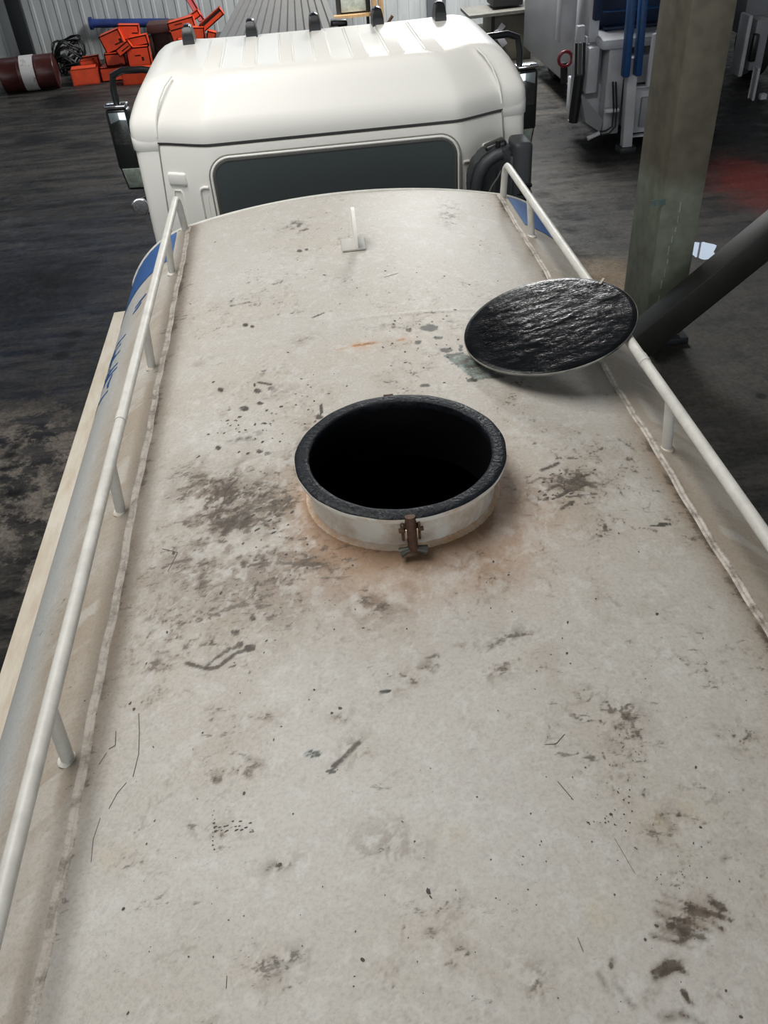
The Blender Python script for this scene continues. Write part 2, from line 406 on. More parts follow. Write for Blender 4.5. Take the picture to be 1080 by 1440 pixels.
# ------------------------------------------------------------------ the tank truck
truck = thing('tank_truck', 'white tank truck seen from its dusty tank top towards the cab', 'truck', (0, 1.0, G))
RT = 3.53; ZC = -0.115; XS = 0.77
TH = math.asin(XS/RT); S1 = RT*TH; ZS = ZC-RT*(1-math.cos(TH))
RHO = 0.5; BX = XS-RHO*math.sin(TH); BZ = ZS-RHO*math.cos(TH); S2 = S1+RHO*(math.pi/2-TH)
def surf(s, lift=0.0):
    s = np.asarray(s, float); sg = np.sign(s); a = np.abs(s)
    t = a/RT; x1 = (RT+lift)*np.sin(t); z1 = ZC-RT+(RT+lift)*np.cos(t)
    ph = TH+(np.clip(a, S1, S2)-S1)/RHO; x2 = BX+(RHO+lift)*np.sin(ph); z2 = BZ+(RHO+lift)*np.cos(ph)
    z3 = BZ-(a-S2)
    x = np.where(a <= S1, x1, x2); z = np.where(a <= S1, z1, np.where(a <= S2, z2, z3))
    return sg*x, z
def tank_hit(u, v):
    """tank coordinates (s, Y) of what a picture point shows"""
    d = ray(u, v)
    def circ(cx, cz, r):
        ox, oz = CAM[0]-cx, CAM[2]-cz
        A = d[0]**2+d[2]**2; Bq = ox*d[0]+oz*d[2]; C = ox*ox+oz*oz-r*r
        D = Bq*Bq-A*C
        if D < 0: D = 0
        t = (-Bq-math.sqrt(D))/A
        return CAM+t*d
    p = circ(0, ZC-RT, RT)
    if abs(p[0]) <= XS: return math.asin(p[0]/RT)*RT, p[1]
    sg = 1 if p[0] > 0 else -1
    p = circ(sg*BX, BZ, RHO)
    ph = math.atan2(sg*p[0]-BX, p[2]-BZ)
    return sg*(S1+max(0, ph-TH)*RHO), p[1]
Y_FRONT, Y_REAR = 2.36, -3.6

_tab = rng.random((256, 256))
def vnoise(x, y, seed=0):
    x = x+seed*17.3; y = y+seed*9.1
    xi = np.floor(x).astype(int); yi = np.floor(y).astype(int); fx = x-xi; fy = y-yi
    fx = fx*fx*(3-2*fx); fy = fy*fy*(3-2*fy)
    g = lambda i, j: _tab[i % 256, j % 256]
    return (g(xi, yi)*(1-fx)+g(xi+1, yi)*fx)*(1-fy)+(g(xi, yi+1)*(1-fx)+g(xi+1, yi+1)*fx)*fy
def fbm(x, y, sc, oct=5, seed=0, gain=0.55):
    r = np.zeros_like(x); a = 1; tot = 0; x = x*sc; y = y*sc
    for k in range(oct):
        r += a*vnoise(x, y, seed+k); tot += a; a *= gain; x = x*2.03; y = y*2.03
    return r/tot
def sstep(e0, e1, x):
    t = np.clip((x-e0)/(e1-e0), 0, 1); return t*t*(3-2*t)

def relief(S, Y, x=None):
    S = np.asarray(S, float); Y = np.asarray(Y, float)
    x = S if x is None else x
    tw = np.clip(1-np.abs(S)/1.3, 0, 1)
    return (fbm(S, Y, 2.2, 3, 50)-0.5)*0.009*tw*sstep(0.26, 0.5, np.hypot(x, Y))+0.0022*np.exp(-((Y-1.02-0.03*S)/0.012)**2)*tw
def skin(s, y, lift=0.0):
    x, z = surf(s, lift)
    return float(x), float(y), float(z+relief(np.array([float(s)]), np.array([float(y)]))[0])

def build_tank():
    ys = [Y_FRONT]; 
    while ys[-1] > -1.45: ys.append(ys[-1]-(0.0042+0.0042*max(0, (ys[-1]+1.4))/3.8))
    ys += [-1.6, -2.0, -2.8, Y_REAR]; ys = np.array(ys[::-1])
    top = np.linspace(-S1, S1, 321); bend = np.linspace(S1, S2, 62)[1:]
    low = np.array([S2+0.1, S2+0.3, S2+0.5])
    ss = np.concatenate([-low[::-1], -bend[::-1], top, bend, low])
    S, Y = np.meshgrid(ss, ys, indexing='xy')           # rows: y
    x, z = surf(S)
    # gentle dents and a faint cross seam; the plate edge is rolled at the front
    z = z+relief(S, Y)
    # ---- paint, dust and stains (albedo)
    white = np.array([0.505, 0.485, 0.45]); tan = np.array([0.415, 0.36, 0.295]); brown = np.array([0.165, 0.128, 0.095])
    grime = np.array([0.062, 0.054, 0.046]); rust = np.array([0.42, 0.22, 0.105]); orange = np.array([0.46, 0.20, 0.05]); teal = np.array([0.085, 0.125, 0.115])
    pale = np.array([0.60, 0.60, 0.575])
    C = np.empty(S.shape+(3,)); C[:] = white
    A = np.zeros(S.shape)
    def over(col, m, d=None):
        m = np.clip(m, 0, 1)
        if d is None:
            g = np.asarray(col)[..., 1]; d = np.clip((0.30-g)/0.17, 0, 1)
        A[:] = A*(1-m)+d*m
        m = m[..., None]; C[:] = C*(1-m)+col*m
    n1 = fbm(S, Y, 2.3, 6, 1); n2 = fbm(S, Y, 6, 6, 2, 0.62); n3 = fbm(S, Y, 17, 5, 3, 0.65); n4 = fbm(S*1.0+Y*0.6, Y-0.5*S, 9, 6, 4, 0.66); n5 = fbm(S, Y, 45, 4, 5, 0.7)
    nrm = lambda q: np.clip(0.5+(q-q.mean())/q.std()*0.115, 0, 1)
    n1, n2, n3, n4, n5 = map(nrm, (n1, n2, n3, n4, n5))
    ridge = 1-np.abs(2*nrm(fbm(S+0.05*n2, Y+0.05*n3, 7, 5, 41, 0.6))-1)
    ridge2 = 1-np.abs(2*nrm(fbm(S*0.7+Y*0.7+0.04*n3, Y-0.4*S, 13, 4, 47, 0.6))-1)
    def blob(u, v, ru, rv, ang=0):
        ca, sa = math.cos(math.radians(ang)), math.sin(math.radians(ang))
        c = np.array(tank_hit(u, v)); e1 = np.array(tank_hit(u+ru*ca, v+ru*sa))-c; e2 = np.array(tank_hit(u-rv*sa, v+rv*ca))-c
        Mx = np.linalg.inv(np.stack([e1, e2], 1))
        dx, dy = S-c[0], Y-c[1]
        return np.exp(-((Mx[0, 0]*dx+Mx[0, 1]*dy)**2+(Mx[1, 0]*dx+Mx[1, 1]*dy)**2))
    def stroke(pts, wpx, soft=0.5):
        P = [np.array(tank_hit(*p)) for p in pts]
        u, v = pts[len(pts)//2]; w = np.linalg.norm(np.array(tank_hit(u+wpx, v))-np.array(tank_hit(u, v)))/2
        lo = np.min(P, 0)-4*w; hi = np.max(P, 0)+4*w
        D = np.full(S.shape, 9.0)
        j0, j1 = np.searchsorted(ss, [lo[0], hi[0]]); i0, i1 = np.searchsorted(ys, [lo[1], hi[1]])
        sl = (slice(i0, i1), slice(j0, j1)); s_, y_ = S[sl], Y[sl]
        if s_.size == 0: return np.zeros(S.shape)
        dmin = np.full(s_.shape, 9.0)
        for a, b in zip(P[:-1], P[1:]):
            d = b-a; L2 = d@d+1e-12
            t = np.clip(((s_-a[0])*d[0]+(y_-a[1])*d[1])/L2, 0, 1)
            dmin = np.minimum(dmin, np.hypot(s_-a[0]-t*d[0], y_-a[1]-t*d[1]))
        D[sl] = dmin
        return 1-sstep(w*(1-soft), w*(1+soft), D+ (n5-0.5)*w*1.2)
    r = np.hypot(x, Y)
    # broad dusting, cleaner towards the cab, pale scoured areas near the viewer
    over(tan, (0.30+1.3*(n1-0.5)+0.5*(n2-0.5))*0.75)
    over(tan*0.9, 0.75*np.exp(-(r/0.62)**2)*(0.55+0.9*(n2-0.4)))
    for u, v, ru, rv, k in ((300, 520, 90, 50, .5), (420, 380, 120, 50, .35), (480, 690, 10, 10, 0), (900, 690, 50, 40, .8), (250, 690, 50, 30, .7), (640, 1130, 300, 120, .35), (930, 950, 140, 90, .4), (470, 960, 120, 40, .6), (300, 600, 70, 35, .7), (560, 480, 90, 30, .35), (270, 1180, 140, 90, .35), (760, 470, 60, 60, .3), (720, 880, 60, 30, .4), (150, 1300, 80, 120, .4)):
        over(pale, k*blob(u, v, ru, rv)*sstep(0.38, 0.6, n2+0.12*(n3-0.5)))
    # cross band of dust in front of the hatch
    over(tan, 0.5*np.exp(-((Y-0.78-0.1*S)/0.22)**2)*(0.4+n2))
    over(brown, 0.35*np.exp(-((Y-0.93-0.04*S)/0.035)**2)*sstep(0.45, 0.7, n4))
    # ground-in dirt left of the hatch
    big = blob(375, 725, 105, 62, 10)+0.7*blob(330, 690, 80, 40)+0.55*blob(300, 830, 120, 70)
    over(brown*1.35, big*sstep(0.43, 0.56, n3*0.45+n4*0.5)*0.8)
    over(tan*0.60, 0.95*big*sstep(0.34, 0.56, n2))
    over(brown*1.2, 0.9*big*sstep(0.47, 0.56, n4*0.6+n5*0.4))
    over(brown*0.9, 0.95*blob(385, 712, 75, 45)*sstep(0.42, 0.54, n4))
    over(grime, blob(380, 728, 70, 38)*sstep(0.52, 0.60, n4*0.6+n5*0.4)*0.95)
    over(brown*0.7, blob(452, 792, 48, 13, 8)*sstep(0.34, 0.5, n3)*1.0)
    over(grime, 0.6*blob(455, 797, 28, 7, 8)*sstep(0.40, 0.55, n5))
    over(brown, 0.8*blob(525, 850, 45, 26)*sstep(0.44, 0.6, n3))
    over(brown, 0.7*blob(440, 690, 30, 60)*sstep(0.40, 0.6, n4))
    # right of the hatch: scuffs
    over(tan*0.85, 0.8*blob(770, 700, 90, 45)*sstep(0.35, 0.6, n2))
    over(brown, 0.75*blob(805, 682, 52, 17, -8)*sstep(0.44, 0.56, n4))
    for pts, w, k in (([(762, 662), (785, 652)], 6, .8), ([(800, 680), (812, 672), (828, 668)], 5, .9), ([(783, 700), (800, 690)], 6, .9), ([(805, 690), (830, 680), (845, 678)], 4, .7), ([(790, 715), (806, 706)], 6, .8), ([(770, 690), (786, 682)], 5, .8), ([(800, 699), (838, 695)], 4, .6), ([(745, 680), (760, 672)], 4, .6), ([(868, 616), (893, 634)], 3, .6)):
        over(grime*1.3, k*stroke(pts, w))
    # rust bleeding from the collar weld
    ang = np.arctan2(Y, x)
    rr_ = np.exp(-np.clip(r-0.25, 0, 9)/(0.030+0.065*sstep(-0.1, 1.0, -np.sin(ang-0.25)))) * (r > 0.2)
    over(rust*np.array([.95, 1.0, 1.1]), 1.15*rr_*(0.7+0.8*(n2-0.35)), 0.12)
    over(np.array([0.36, 0.27, 0.19]), 0.75*np.exp(-np.clip(r-0.26, 0, 9)/0.12)*sstep(0.3, 0.62, n2+0.2*(n4-0.5))*(0.45+0.55*sstep(-0.4, 0.8, -np.sin(ang-0.2))))
    over(np.array([0.33, 0.21, 0.13]), 0.7*blob(700, 730, 45, 45)*sstep(0.3, 0.6, n2))
    over(np.array([0.34, 0.24, 0.16]), 0.8*blob(600, 800, 95, 32)*sstep(0.3, 0.6, n2))
    # orange rust streak and green oil in front
    over(orange, 0.95*stroke([(498, 486), (520, 482), (545, 480), (566, 477)], 6, 0.8)*sstep(0.25, 0.5, n4))
    over(orange*1.1, 0.5*blob(532, 482, 40, 7, -6)*sstep(0.4, 0.6, n4))
    over(orange, 0.25*stroke([(470, 492), (500, 487)], 3, 0.9))
    q = [tank_hit(*p) for p in ((622, 499), (650, 495), (712, 531), (668, 534))]
    ins = np.ones(S.shape, bool)
    for i in range(4):
        a, b = q[i], q[(i+1) % 4]
        ins &= ((b[0]-a[0])*(Y-a[1])-(b[1]-a[1])*(S-a[0]))+(n5-0.5)*0.002 < 0
    over(teal*1.5, ins*(0.55+0.5*n3))
    for u, v, ru, rv in ((604, 461, 13, 5), (628, 492, 10, 3.5), (588, 481, 5, 3), (648, 489, 3, 6), (616, 475, 8, 2.5), (598, 542, 8, 2.5), (664, 535, 9, 3), (575, 464, 4, 2.5), (540, 973, 8, 3.5), (935, 737, 10, 3), (922, 739, 9, 1.6), (466, 1085, 9, 3), (440, 1060, 14, 6), (132, 998, 5, 7)):
        over(teal, 0.95*sstep(0.35, 0.5, blob(u, v, ru, rv)+0.5*(n5-0.5)))
    # finger marks and wipes
    for pts, w, k in (([(338, 906), (318, 915), (300, 928), (290, 938)], 6, .75), ([(352, 911), (330, 920), (306, 938), (288, 940), (262, 932)], 6, .85), ([(307, 907), (296, 905), (302, 895)], 3, .7), ([(470, 1077), (486, 1064), (505, 1044)], 8, .9), ([(355, 838), (361, 820)], 3, .7),
                      ([(545, 338), (562, 334)], 0.1, 0), ([(440, 446), (455, 440)], 4, .8), ([(363, 537), (381, 540)], 4, .9), ([(325, 430), (350, 424)], 4, .5)):
        over(grime*1.5, k*stroke(pts, w))
    for u, v, ru, rv in ((356, 868, 5, 4), (331, 889, 7, 4.5), (351, 911, 8, 5), (338, 905, 6, 4), (310, 548, 5, 3), (362, 549, 6, 3.5), (345, 457, 4, 2.5), (355, 459, 3, 2), (421, 353, 4, 2), (431, 351, 2.5, 1.6), (452, 575, 3, 9), (449, 586, 7, 4), (307, 629, 4, 3), (365, 634, 5, 3), (376, 637, 5, 3), (343, 574, 7, 4), (366, 567, 5, 2.5)):
        over(grime*1.1, 0.95*sstep(0.35, 0.5, blob(u, v, ru, rv)+0.35*(n5-0.5)))
    for u, v, ru, rv, a_ in ((340, 612, 40, 10, -8), (420, 320, 28, 9, 10), (630, 300, 14, 18, 0), (345, 430, 30, 10, -10), (380, 520, 30, 10, 0), (365, 548, 40, 10, 0), (330, 570, 30, 8, -20), (450, 610, 60, 9, -30), (700, 905, 60, 10, -30)):
        over(grime*1.8, 0.7*blob(u, v, ru, rv, a_)*sstep(0.52, 0.62, n4*0.5+n5*0.5))
    # brown smears in the near right corner
    sm = np.zeros(S.shape)
    for k in range(16):
        y0 = 1262+k*4.2; x0 = 925+random.uniform(-10, 40); x1 = x0+random.uniform(50, 110)
        sm = np.maximum(sm, random.uniform(.35, .95)*stroke([(x0, y0-4), ((x0+x1)/2, y0+7), (x1, y0+24)], random.uniform(4, 12), 0.9))
    over(brown*0.95, sm*sstep(0.30, 0.5, n4)*1.0*(0.6+blob(985, 1295, 60, 38, 15)))
    over(brown*1.5, 0.8*blob(990, 1292, 62, 30, 14)*sstep(0.38, 0.56, n4))
    over(brown, 0.8*blob(1035, 1225, 30, 30, 30)*sstep(0.47, 0.6, n4))
    for pts, w, k in (([(910, 1400), (922, 1368), (950, 1354), (985, 1362), (1004, 1395)], 18, .55), ([(918, 1372), (950, 1362), (985, 1372)], 7, .7), ([(960, 1395), (978, 1425), (990, 1440)], 7, .75), ([(860, 1352), (862, 1378), (876, 1400), (890, 1415)], 8, .5), ([(985, 1358), (1000, 1380)], 9, .6), ([(930, 1430), (960, 1428), (990, 1440)], 12, .5), ([(840, 1368), (858, 1400)], 8, .35), ([(1005, 1270), (1040, 1290)], 12, .5)):
        over(brown*0.95, 1.6*k*stroke(pts, w*1.15, 0.9)*sstep(0.34, 0.50, n4))
    # scattered grey scuffs over the near half
    for u, v, ru, rv, a_, k in ((645, 1350, 26, 20, 0, .8), (660, 1420, 30, 18, 0, .7), (345, 1080, 40, 40, -40, .5), (400, 1355, 36, 22, -20, .8), (170, 1205, 26, 22, 0, .75), (300, 1170, 40, 16, 0, .55), (745, 1380, 40, 30, 0, .6), (500, 1055, 30, 20, -30, .6), (545, 1190, 60, 40, 0, .45), (880, 1020, 40, 30, -40, .4), (860, 1110, 20, 40, 0, .5), (1050, 1045, 45, 14, 20, .8), (600, 940, 80, 14, -30, .6), (560, 1385, 40, 30, 0, .6), (300, 1100, 30, 20, -20, .5), (395, 1215, 30, 12, -20, .6), (620, 1300, 30, 40, 0, .4), (930, 1155, 30, 24, 0, .5), (480, 1005, 16, 16, 0, .6), (375, 1008, 14, 8, 0, .6), (720, 1015, 20, 10, 0, .5), (250, 870, 50, 40, 0, .5), (230, 940, 60, 40, 0, .4), (700, 940, 50, 18, -30, .5)):
        over(brown*(0.85 if k > .6 else 1.1), 1.15*k*blob(u, v, ru, rv, a_)*sstep(0.49, 0.57, n4*0.45+n5*0.55)); over(tan, 0.5*k*blob(u, v, ru*1.5, rv*1.5, a_)*sstep(0.4, 0.6, n2))
    for u, v, ru, rv in ((170, 1205, 30, 18), (630, 1175, 30, 14), (830, 1290, 40, 30), (950, 1150, 40, 25), (720, 1018, 20, 9)):
        over(np.array([0.50, 0.44, 0.30]), 0.5*blob(u, v, ru, rv)*sstep(0.38, 0.6, n3))
    # wiped and scuffed veins
    dirty = np.exp(-(r/0.75)**2)+0.45*sstep(0.45, 0.62, n1)
    over(brown, np.clip(dirty, 0, 1)*0.55*sstep(0.955, 0.99, ridge)*sstep(0.42, 0.62, n3))
    over(brown*0.8, np.clip(dirty, 0, 1)*0.55*sstep(0.965, 0.995, ridge2)*sstep(0.45, 0.65, n2))
    over(pale, 0.35*sstep(0.965, 0.995, 1-np.abs(2*nrm(fbm(S*0.5+Y, Y*0.5-S, 8, 4, 61, 0.6))-1)))
    over(tan*0.8, 0.35*sstep(0.52, 0.75, n2)*sstep(-0.2, 0.5, 1-r))
    # fine peppering everywhere
    over(grime*1.6, 0.6*sstep(0.70, 0.76, n5*0.55+n4*0.45)*(0.4+0.6*sstep(0.4, 0.6, n1)))
    over(pale, 0.30*sstep(0.60, 0.70, fbm(S*0.6+Y*0.9, Y*0.4-S, 30, 4, 9)))
    rust2 = np.exp(-np.clip(r-0.252, 0, 9)/(0.022+0.050*sstep(-0.2, 1.0, -np.sin(ang-0.3)))) * (r > 0.2)
    over(np.array([0.36, 0.195, 0.105]), 1.0*rust2*(0.62+0.8*(n2-0.35)), 0.12)
    over(np.array([0.30, 0.205, 0.135]), 0.75*(blob(610, 792, 110, 22)+blob(690, 740, 30, 45)+blob(460, 740, 22, 30, 40))*sstep(0.34, 0.58, n2+0.3*(n4-0.5)), 0.3)
    over(np.array([0.26, 0.185, 0.13]), 0.7*blob(540, 830, 60, 30)*sstep(0.44, 0.58, n4*0.5+n3*0.5))
    # dust collected along both weld seams and run-off streaks down the shoulders
    dS = np.abs(S)-S1
    seam = np.exp(-(np.abs(dS+0.012)/0.052)**1.4)*sstep(-1.3, -0.4, Y)
    over(np.where((S < 0)[..., None], np.array([0.27, 0.22, 0.17]), np.array([0.30, 0.235, 0.17])), seam*(0.75+0.9*(n1-0.4))*np.where(S < 0, 1.15, 1.0), 0.2)
    over(brown*0.8, 0.55*np.exp(-((dS+0.012)/0.014)**2)*sstep(0.3, 0.6, n2)*sstep(-1.4, -0.6, Y))
    st = fbm(Y*1.0+np.abs(S)*0.5, np.abs(S)*0.25, 9, 5, 21, 0.6); sb = fbm(Y+np.abs(S)*0.6, np.abs(S)*0.2, 3, 3, 22)
    shoulder = sstep(0.0, 0.03, dS)*(1-sstep(0.15, 0.27, dS))
    over(np.array([0.345, 0.295, 0.235]), shoulder*(0.50+2.0*(sb-0.45)+1.5*(st-0.5))*1.0, 0.0)
    over(np.array([0.43, 0.445, 0.44]), 0.8*sstep(0.18, 0.30, dS), 0.0)  # bluish grey shade of the steeper lower bend, painted into the colour
    over(pale, 0.35*sstep(0.04, 0.06, dS)*(1-sstep(0.12, 0.28, dS))*sstep(0.56, 0.66, st))
    # ---- mesh
    keep_r = 0.247
    X3 = x.copy(); Y3 = Y.copy()
    rv_ = np.hypot(x, Y); inner = rv_ < 0.2505
    f_ = np.where(inner & (rv_ > 0.2), 0.2505/np.maximum(rv_, 1e-6), 1.0); X3 = X3*f_; Y3 = Y3*f_
    nr, nc = S.shape
    idx = np.arange(nr*nc).reshape(nr, nc)
    cx = (x[:-1, :-1]+x[1:, 1:])/2; cy = (Y[:-1, :-1]+Y[1:, 1:])/2
    ok = np.hypot(cx, cy) > keep_r
    quads = np.stack([idx[:-1, :-1], idx[:-1, 1:], idx[1:, 1:], idx[1:, :-1]], -1)[ok]
    verts = np.stack([X3, Y3, z], -1).reshape(-1, 3)
    me = bpy.data.meshes.new('tank_body')
    nq = len(quads)
    # bottom closing strip and the two end plates as n-gons
    me.vertices.add(len(verts)); me.vertices.foreach_set('co', verts.ravel())
    extra = [list(idx[-1, ::-1]), list(idx[0, :]), [idx[0, 0], idx[-1, 0], idx[-1, -1], idx[0, -1]]]
    extra = [[int(k) for k in e] for e in extra]
    nl = nq*4+sum(map(len, extra))
    me.loops.add(nl)
    lv = np.concatenate([quads.ravel()]+[np.array(e) for e in extra]).astype(np.int32)
    me.loops.foreach_set('vertex_index', lv)
    me.polygons.add(nq+len(extra))
    starts = list(np.arange(nq)*4); k = nq*4
    for e in extra: starts.append(k); k += len(e)
    me.polygons.foreach_set('loop_start', np.array(starts, dtype=np.int32))
    me.polygons.foreach_set('use_smooth', np.array([True]*nq+[False]*len(extra)))
    me.update(calc_edges=True); me.validate()
    at_ = me.color_attributes.new('albedo', 'FLOAT_COLOR', 'POINT')
    rgba = np.ones((nr*nc, 4), np.float32); rgba[:, :3] = np.clip(C, 0, 1).reshape(-1, 3); rgba[:, 3] = np.clip(A+0.17*sstep(0.42, 0.66, n2)+0.08*sstep(0.4, 0.6, n1), 0, 1).reshape(-1)
    at_.data.foreach_set('color', rgba.ravel())
    m = bpy.data.materials.new('dusty_tank_paint'); m.use_nodes = True
    N = m.node_tree.nodes; L = m.node_tree.links; b = N['Principled BSDF']
    ca = N.new('ShaderNodeVertexColor'); ca.layer_name = 'albedo'
    tc = N.new('ShaderNodeTexCoord')
    n = N.new('ShaderNodeTexNoise'); n.inputs['Scale'].default_value = 120; n.inputs['Detail'].default_value = 6; n.inputs['Roughness'].default_value = 0.75; L.new(tc.outputs['Object'], n.inputs['Vector'])
    mr = N.new('ShaderNodeMapRange'); mr.inputs['From Min'].default_value = 0.3; mr.inputs['From Max'].default_value = 0.55; mr.inputs['To Min'].default_value = 0.80; mr.inputs['To Max'].default_value = 1.03
    L.new(n.outputs['Fac'], mr.inputs['Value'])
    mx = N.new('ShaderNodeMix'); mx.data_type = 'RGBA'; mx.blend_type = 'MULTIPLY'; mx.inputs[0].default_value = 1
    L.new(ca.outputs['Color'], mx.inputs[6]); L.new(mr.outputs[0], mx.inputs[7]); L.new(mx.outputs[2], b.inputs['Base Color'])
    # crisp grit where the skin is dirty: a fine, streaky noise cut at a level that follows the dirt
    mp = N.new('ShaderNodeMapping'); mp.inputs['Rotation'].default_value = (0, 0, 0.6); mp.inputs['Scale'].default_value = (0.45, 1.25, 1); L.new(tc.outputs['Object'], mp.inputs[0])
    def grit(vec, scale, base, slope, soft, colr, amt, src):
        g = N.new('ShaderNodeTexNoise'); g.inputs['Scale'].default_value = scale; g.inputs['Detail'].default_value = 9; g.inputs['Roughness'].default_value = 0.72; L.new(vec, g.inputs['Vector'])
        a = N.new('ShaderNodeMath'); a.operation = 'MULTIPLY_ADD'; a.inputs[1].default_value = slope; L.new(ca.outputs['Alpha'], a.inputs[0]); L.new(g.outputs['Fac'], a.inputs[2])
        r_ = N.new('ShaderNodeMapRange'); r_.inputs['From Min'].default_value = base; r_.inputs['From Max'].default_value = base+soft; r_.inputs['To Max'].default_value = amt; L.new(a.outputs[0], r_.inputs['Value'])
        x_ = N.new('ShaderNodeMix'); x_.data_type = 'RGBA'; L.new(r_.outputs[0], x_.inputs[0]); L.new(src, x_.inputs[6]); x_.inputs[7].default_value = (*colr, 1)
        return x_.outputs[2]
    c_ = grit(mp.outputs[0], 32, 0.675, 0.32, 0.08, (0.085, 0.068, 0.052), 0.68, mx.outputs[2])
    c_ = grit(tc.outputs['Object'], 75, 0.70, 0.26, 0.06, (0.06, 0.05, 0.042), 0.65, c_)
    c_ = grit(tc.outputs['Object'], 9, 0.66, -0.10, 0.10, (0.58, 0.585, 0.56), 0.55, c_)
    L.new(c_, b.inputs['Base Color'])
    b.inputs['Roughness'].default_value = 0.5; b.inputs['Specular IOR Level'].default_value = 0.35
    bp = N.new('ShaderNodeBump'); bp.inputs['Strength'].default_value = 0.12; bp.inputs['Distance'].default_value = 0.004; L.new(n.outputs['Fac'], bp.inputs['Height']); L.new(bp.outputs[0], b.inputs['Normal'])
    me.materials.append(m)
    o = bpy.data.objects.new('tank_body', me); COL.objects.link(o); adopt(o, truck)
    o['label'] = 'dusty off-white tank shell with brown stains and footmarks'
    return o
tank = build_tank()

# grime flecks and hair scratches lying on the tank skin (too many and too small to count)
def flecks():
    b = B()
    def place(s, y, poly):
        vs = []
        for du, dv in poly:
            vs.append(b.verts.new(skin(s+du, y+dv, 0.0007)))
        try: b.faces.new(vs)
        except ValueError: pass
    def fleck(u, v, rpx, asp=1.0, ang=None):
        c = tank_hit(u, v); e = tank_hit(u+rpx, v); r = 0.72*math.hypot(e[0]-c[0], e[1]-c[1])
        if math.hypot(c[0], c[1]) < 0.30: return
        ang = random.uniform(0, 3.14) if ang is None else ang
        n = 7; poly = []
        for k in range(n):
            a = 2*math.pi*k/n; q = r*random.uniform(0.6, 1.25)
            px, py = q*math.cos(a)*asp, q*math.sin(a)
            poly.append((px*math.cos(ang)-py*math.sin(ang), px*math.sin(ang)+py*math.cos(ang)))
        place(c[0], c[1], poly)
    def scratch(pts, wpx):
        P = [tank_hit(*p) for p in pts]; u, v = pts[0]
        w = abs(tank_hit(u+wpx, v)[0]-tank_hit(u, v)[0])/2
        for a, c in zip(P[:-1], P[1:]):
            d = np.array(c)-np.array(a); nn = np.array([-d[1], d[0]])/(np.linalg.norm(d)+1e-9)*w*0.6
            vs = []
            for q in (np.array(a)+nn, np.array(c)+nn, np.array(c)-nn, np.array(a)-nn):
                vs.append(b.verts.new(skin(q[0], q[1], 0.0007)))
            b.faces.new(vs)
    # single marks that can be read in the picture: (u, v, radius, aspect)
    for u, v, r, a_ in ((603, 1254, 4.5, 1.4), (606, 1262, 2, 2.2), (478, 996, 4, 1.2), (467, 1003, 3, 1), (343, 1116, 3.5, 1.2), (173, 1278, 3.5, 1), (188, 997, 3, 1), (183, 989, 3, 1.6), (746, 1145, 2.5, 1), (690, 1210, 2, 1), (734, 1217, 1.6, 1), (742, 1252, 1.8, 1), (923, 1303, 3.5, 1.3), (907, 1322, 2.5, 1.3), (1020, 1394, 3, 1.2), (1041, 1430, 3, 1.4), (859, 1146, 3, 1.2), (985, 1164, 2.5, 1.2), (805, 1094, 1.6, 1), (761, 1184, 1.8, 1), (978, 1079, 2.5, 1.4), (1025, 1115, 1.6, 1), (715, 808, 2, 1.5), (694, 790, 2.5, 1.6), (235, 889, 4, .5), (244, 778, 3, 2), (432, 799, 2, 1.5), (496, 795, 2, 1.2), (511, 883, 4, .4), (547, 972, 3, 1.6), (572, 884, 1.8, 1), (690, 855, 2, 1), (720, 860, 2, 1), (583, 1184, 3.5, .5), (601, 1252, 2, 2), (300, 1345, 2, 1), (265, 1345, 2, 1), (180, 1425, 2.6, 2), (500, 1310, 2, 1.5), (425, 1330, 1.8, 1), (510, 1350, 3.2, 1.8), (135, 1005, 2, 1.5), (393, 1215, 4, 1.2), (456, 387, 5, .4), (502, 405, 2, 1), (542, 381, 3, 1), (586, 383, 2, 1), (625, 388, 2.5, 1), (590, 456, 2, 1), (358, 541, 2, 3), (300, 537, 3, 1.3), (433, 541, 2, 1), (405, 495, 2, 2), (640, 436, 2, 2), (700, 395, 2, 1), (660, 400, 2.2, 1), (675, 345, 2, 1), (780, 655, 2, 2), (870, 750, 2, 1), (898, 776, 2.5, .7), (924, 863, 3, 1.6), (838, 842, 2, 1), (798, 875, 2.2, 2), (797, 918, 2.4, 1.5)):
        fleck(u, v, r, a_)
    for k in range(40): fleck(random.gauss(862, 26), random.gauss(1135, 34), random.uniform(0.8, 2.2))
    for k in range(18): fleck(random.gauss(880, 16)+k*0.4, random.gauss(1055, 30), random.uniform(0.7, 1.6))
    for k in range(14): fleck(random.gauss(955, 16), random.gauss(1235, 14), random.uniform(0.8, 1.8))
    for k in range(22): fleck(random.uniform(300, 356), 1156+random.choice((0, 6, 12))+random.uniform(-1.5, 1.5), random.uniform(1, 1.8), 2.4, 0.1)
    for k in range(10): fleck(300+random.uniform(-2, 2), 1140+k*6, random.uniform(1, 2))
    for k in range(60): fleck(random.gauss(380, 60), random.gauss(720, 45), random.uniform(0.8, 2.6), random.uniform(1, 2.5), random.gauss(0.5, 0.4))
    for k in range(26): fleck(random.gauss(345, 28), random.gauss(600, 14), random.uniform(0.8, 3), random.uniform(1, 2))
    for k in range(24): fleck(random.gauss(440, 40), random.gauss(575, 26), random.uniform(0.8, 2.4), random.uniform(1, 2))
    for k in range(26): fleck(random.gauss(800, 30), random.gauss(685, 18), random.uniform(1, 2.6), 2, 0.5)
    for k in range(120): fleck(random.uniform(110, 1060), random.uniform(880, 1435), random.uniform(0.6, 1.7), random.uniform(1, 2))
    for k in range(110): fleck(random.uniform(250, 860), random.uniform(300, 880), random.uniform(0.5, 1.4), random.uniform(1, 2))
    for k in range(40): fleck(random.gauss(600, 50), random.gauss(480, 25), random.uniform(0.8, 2.6), random.uniform(1, 1.8))
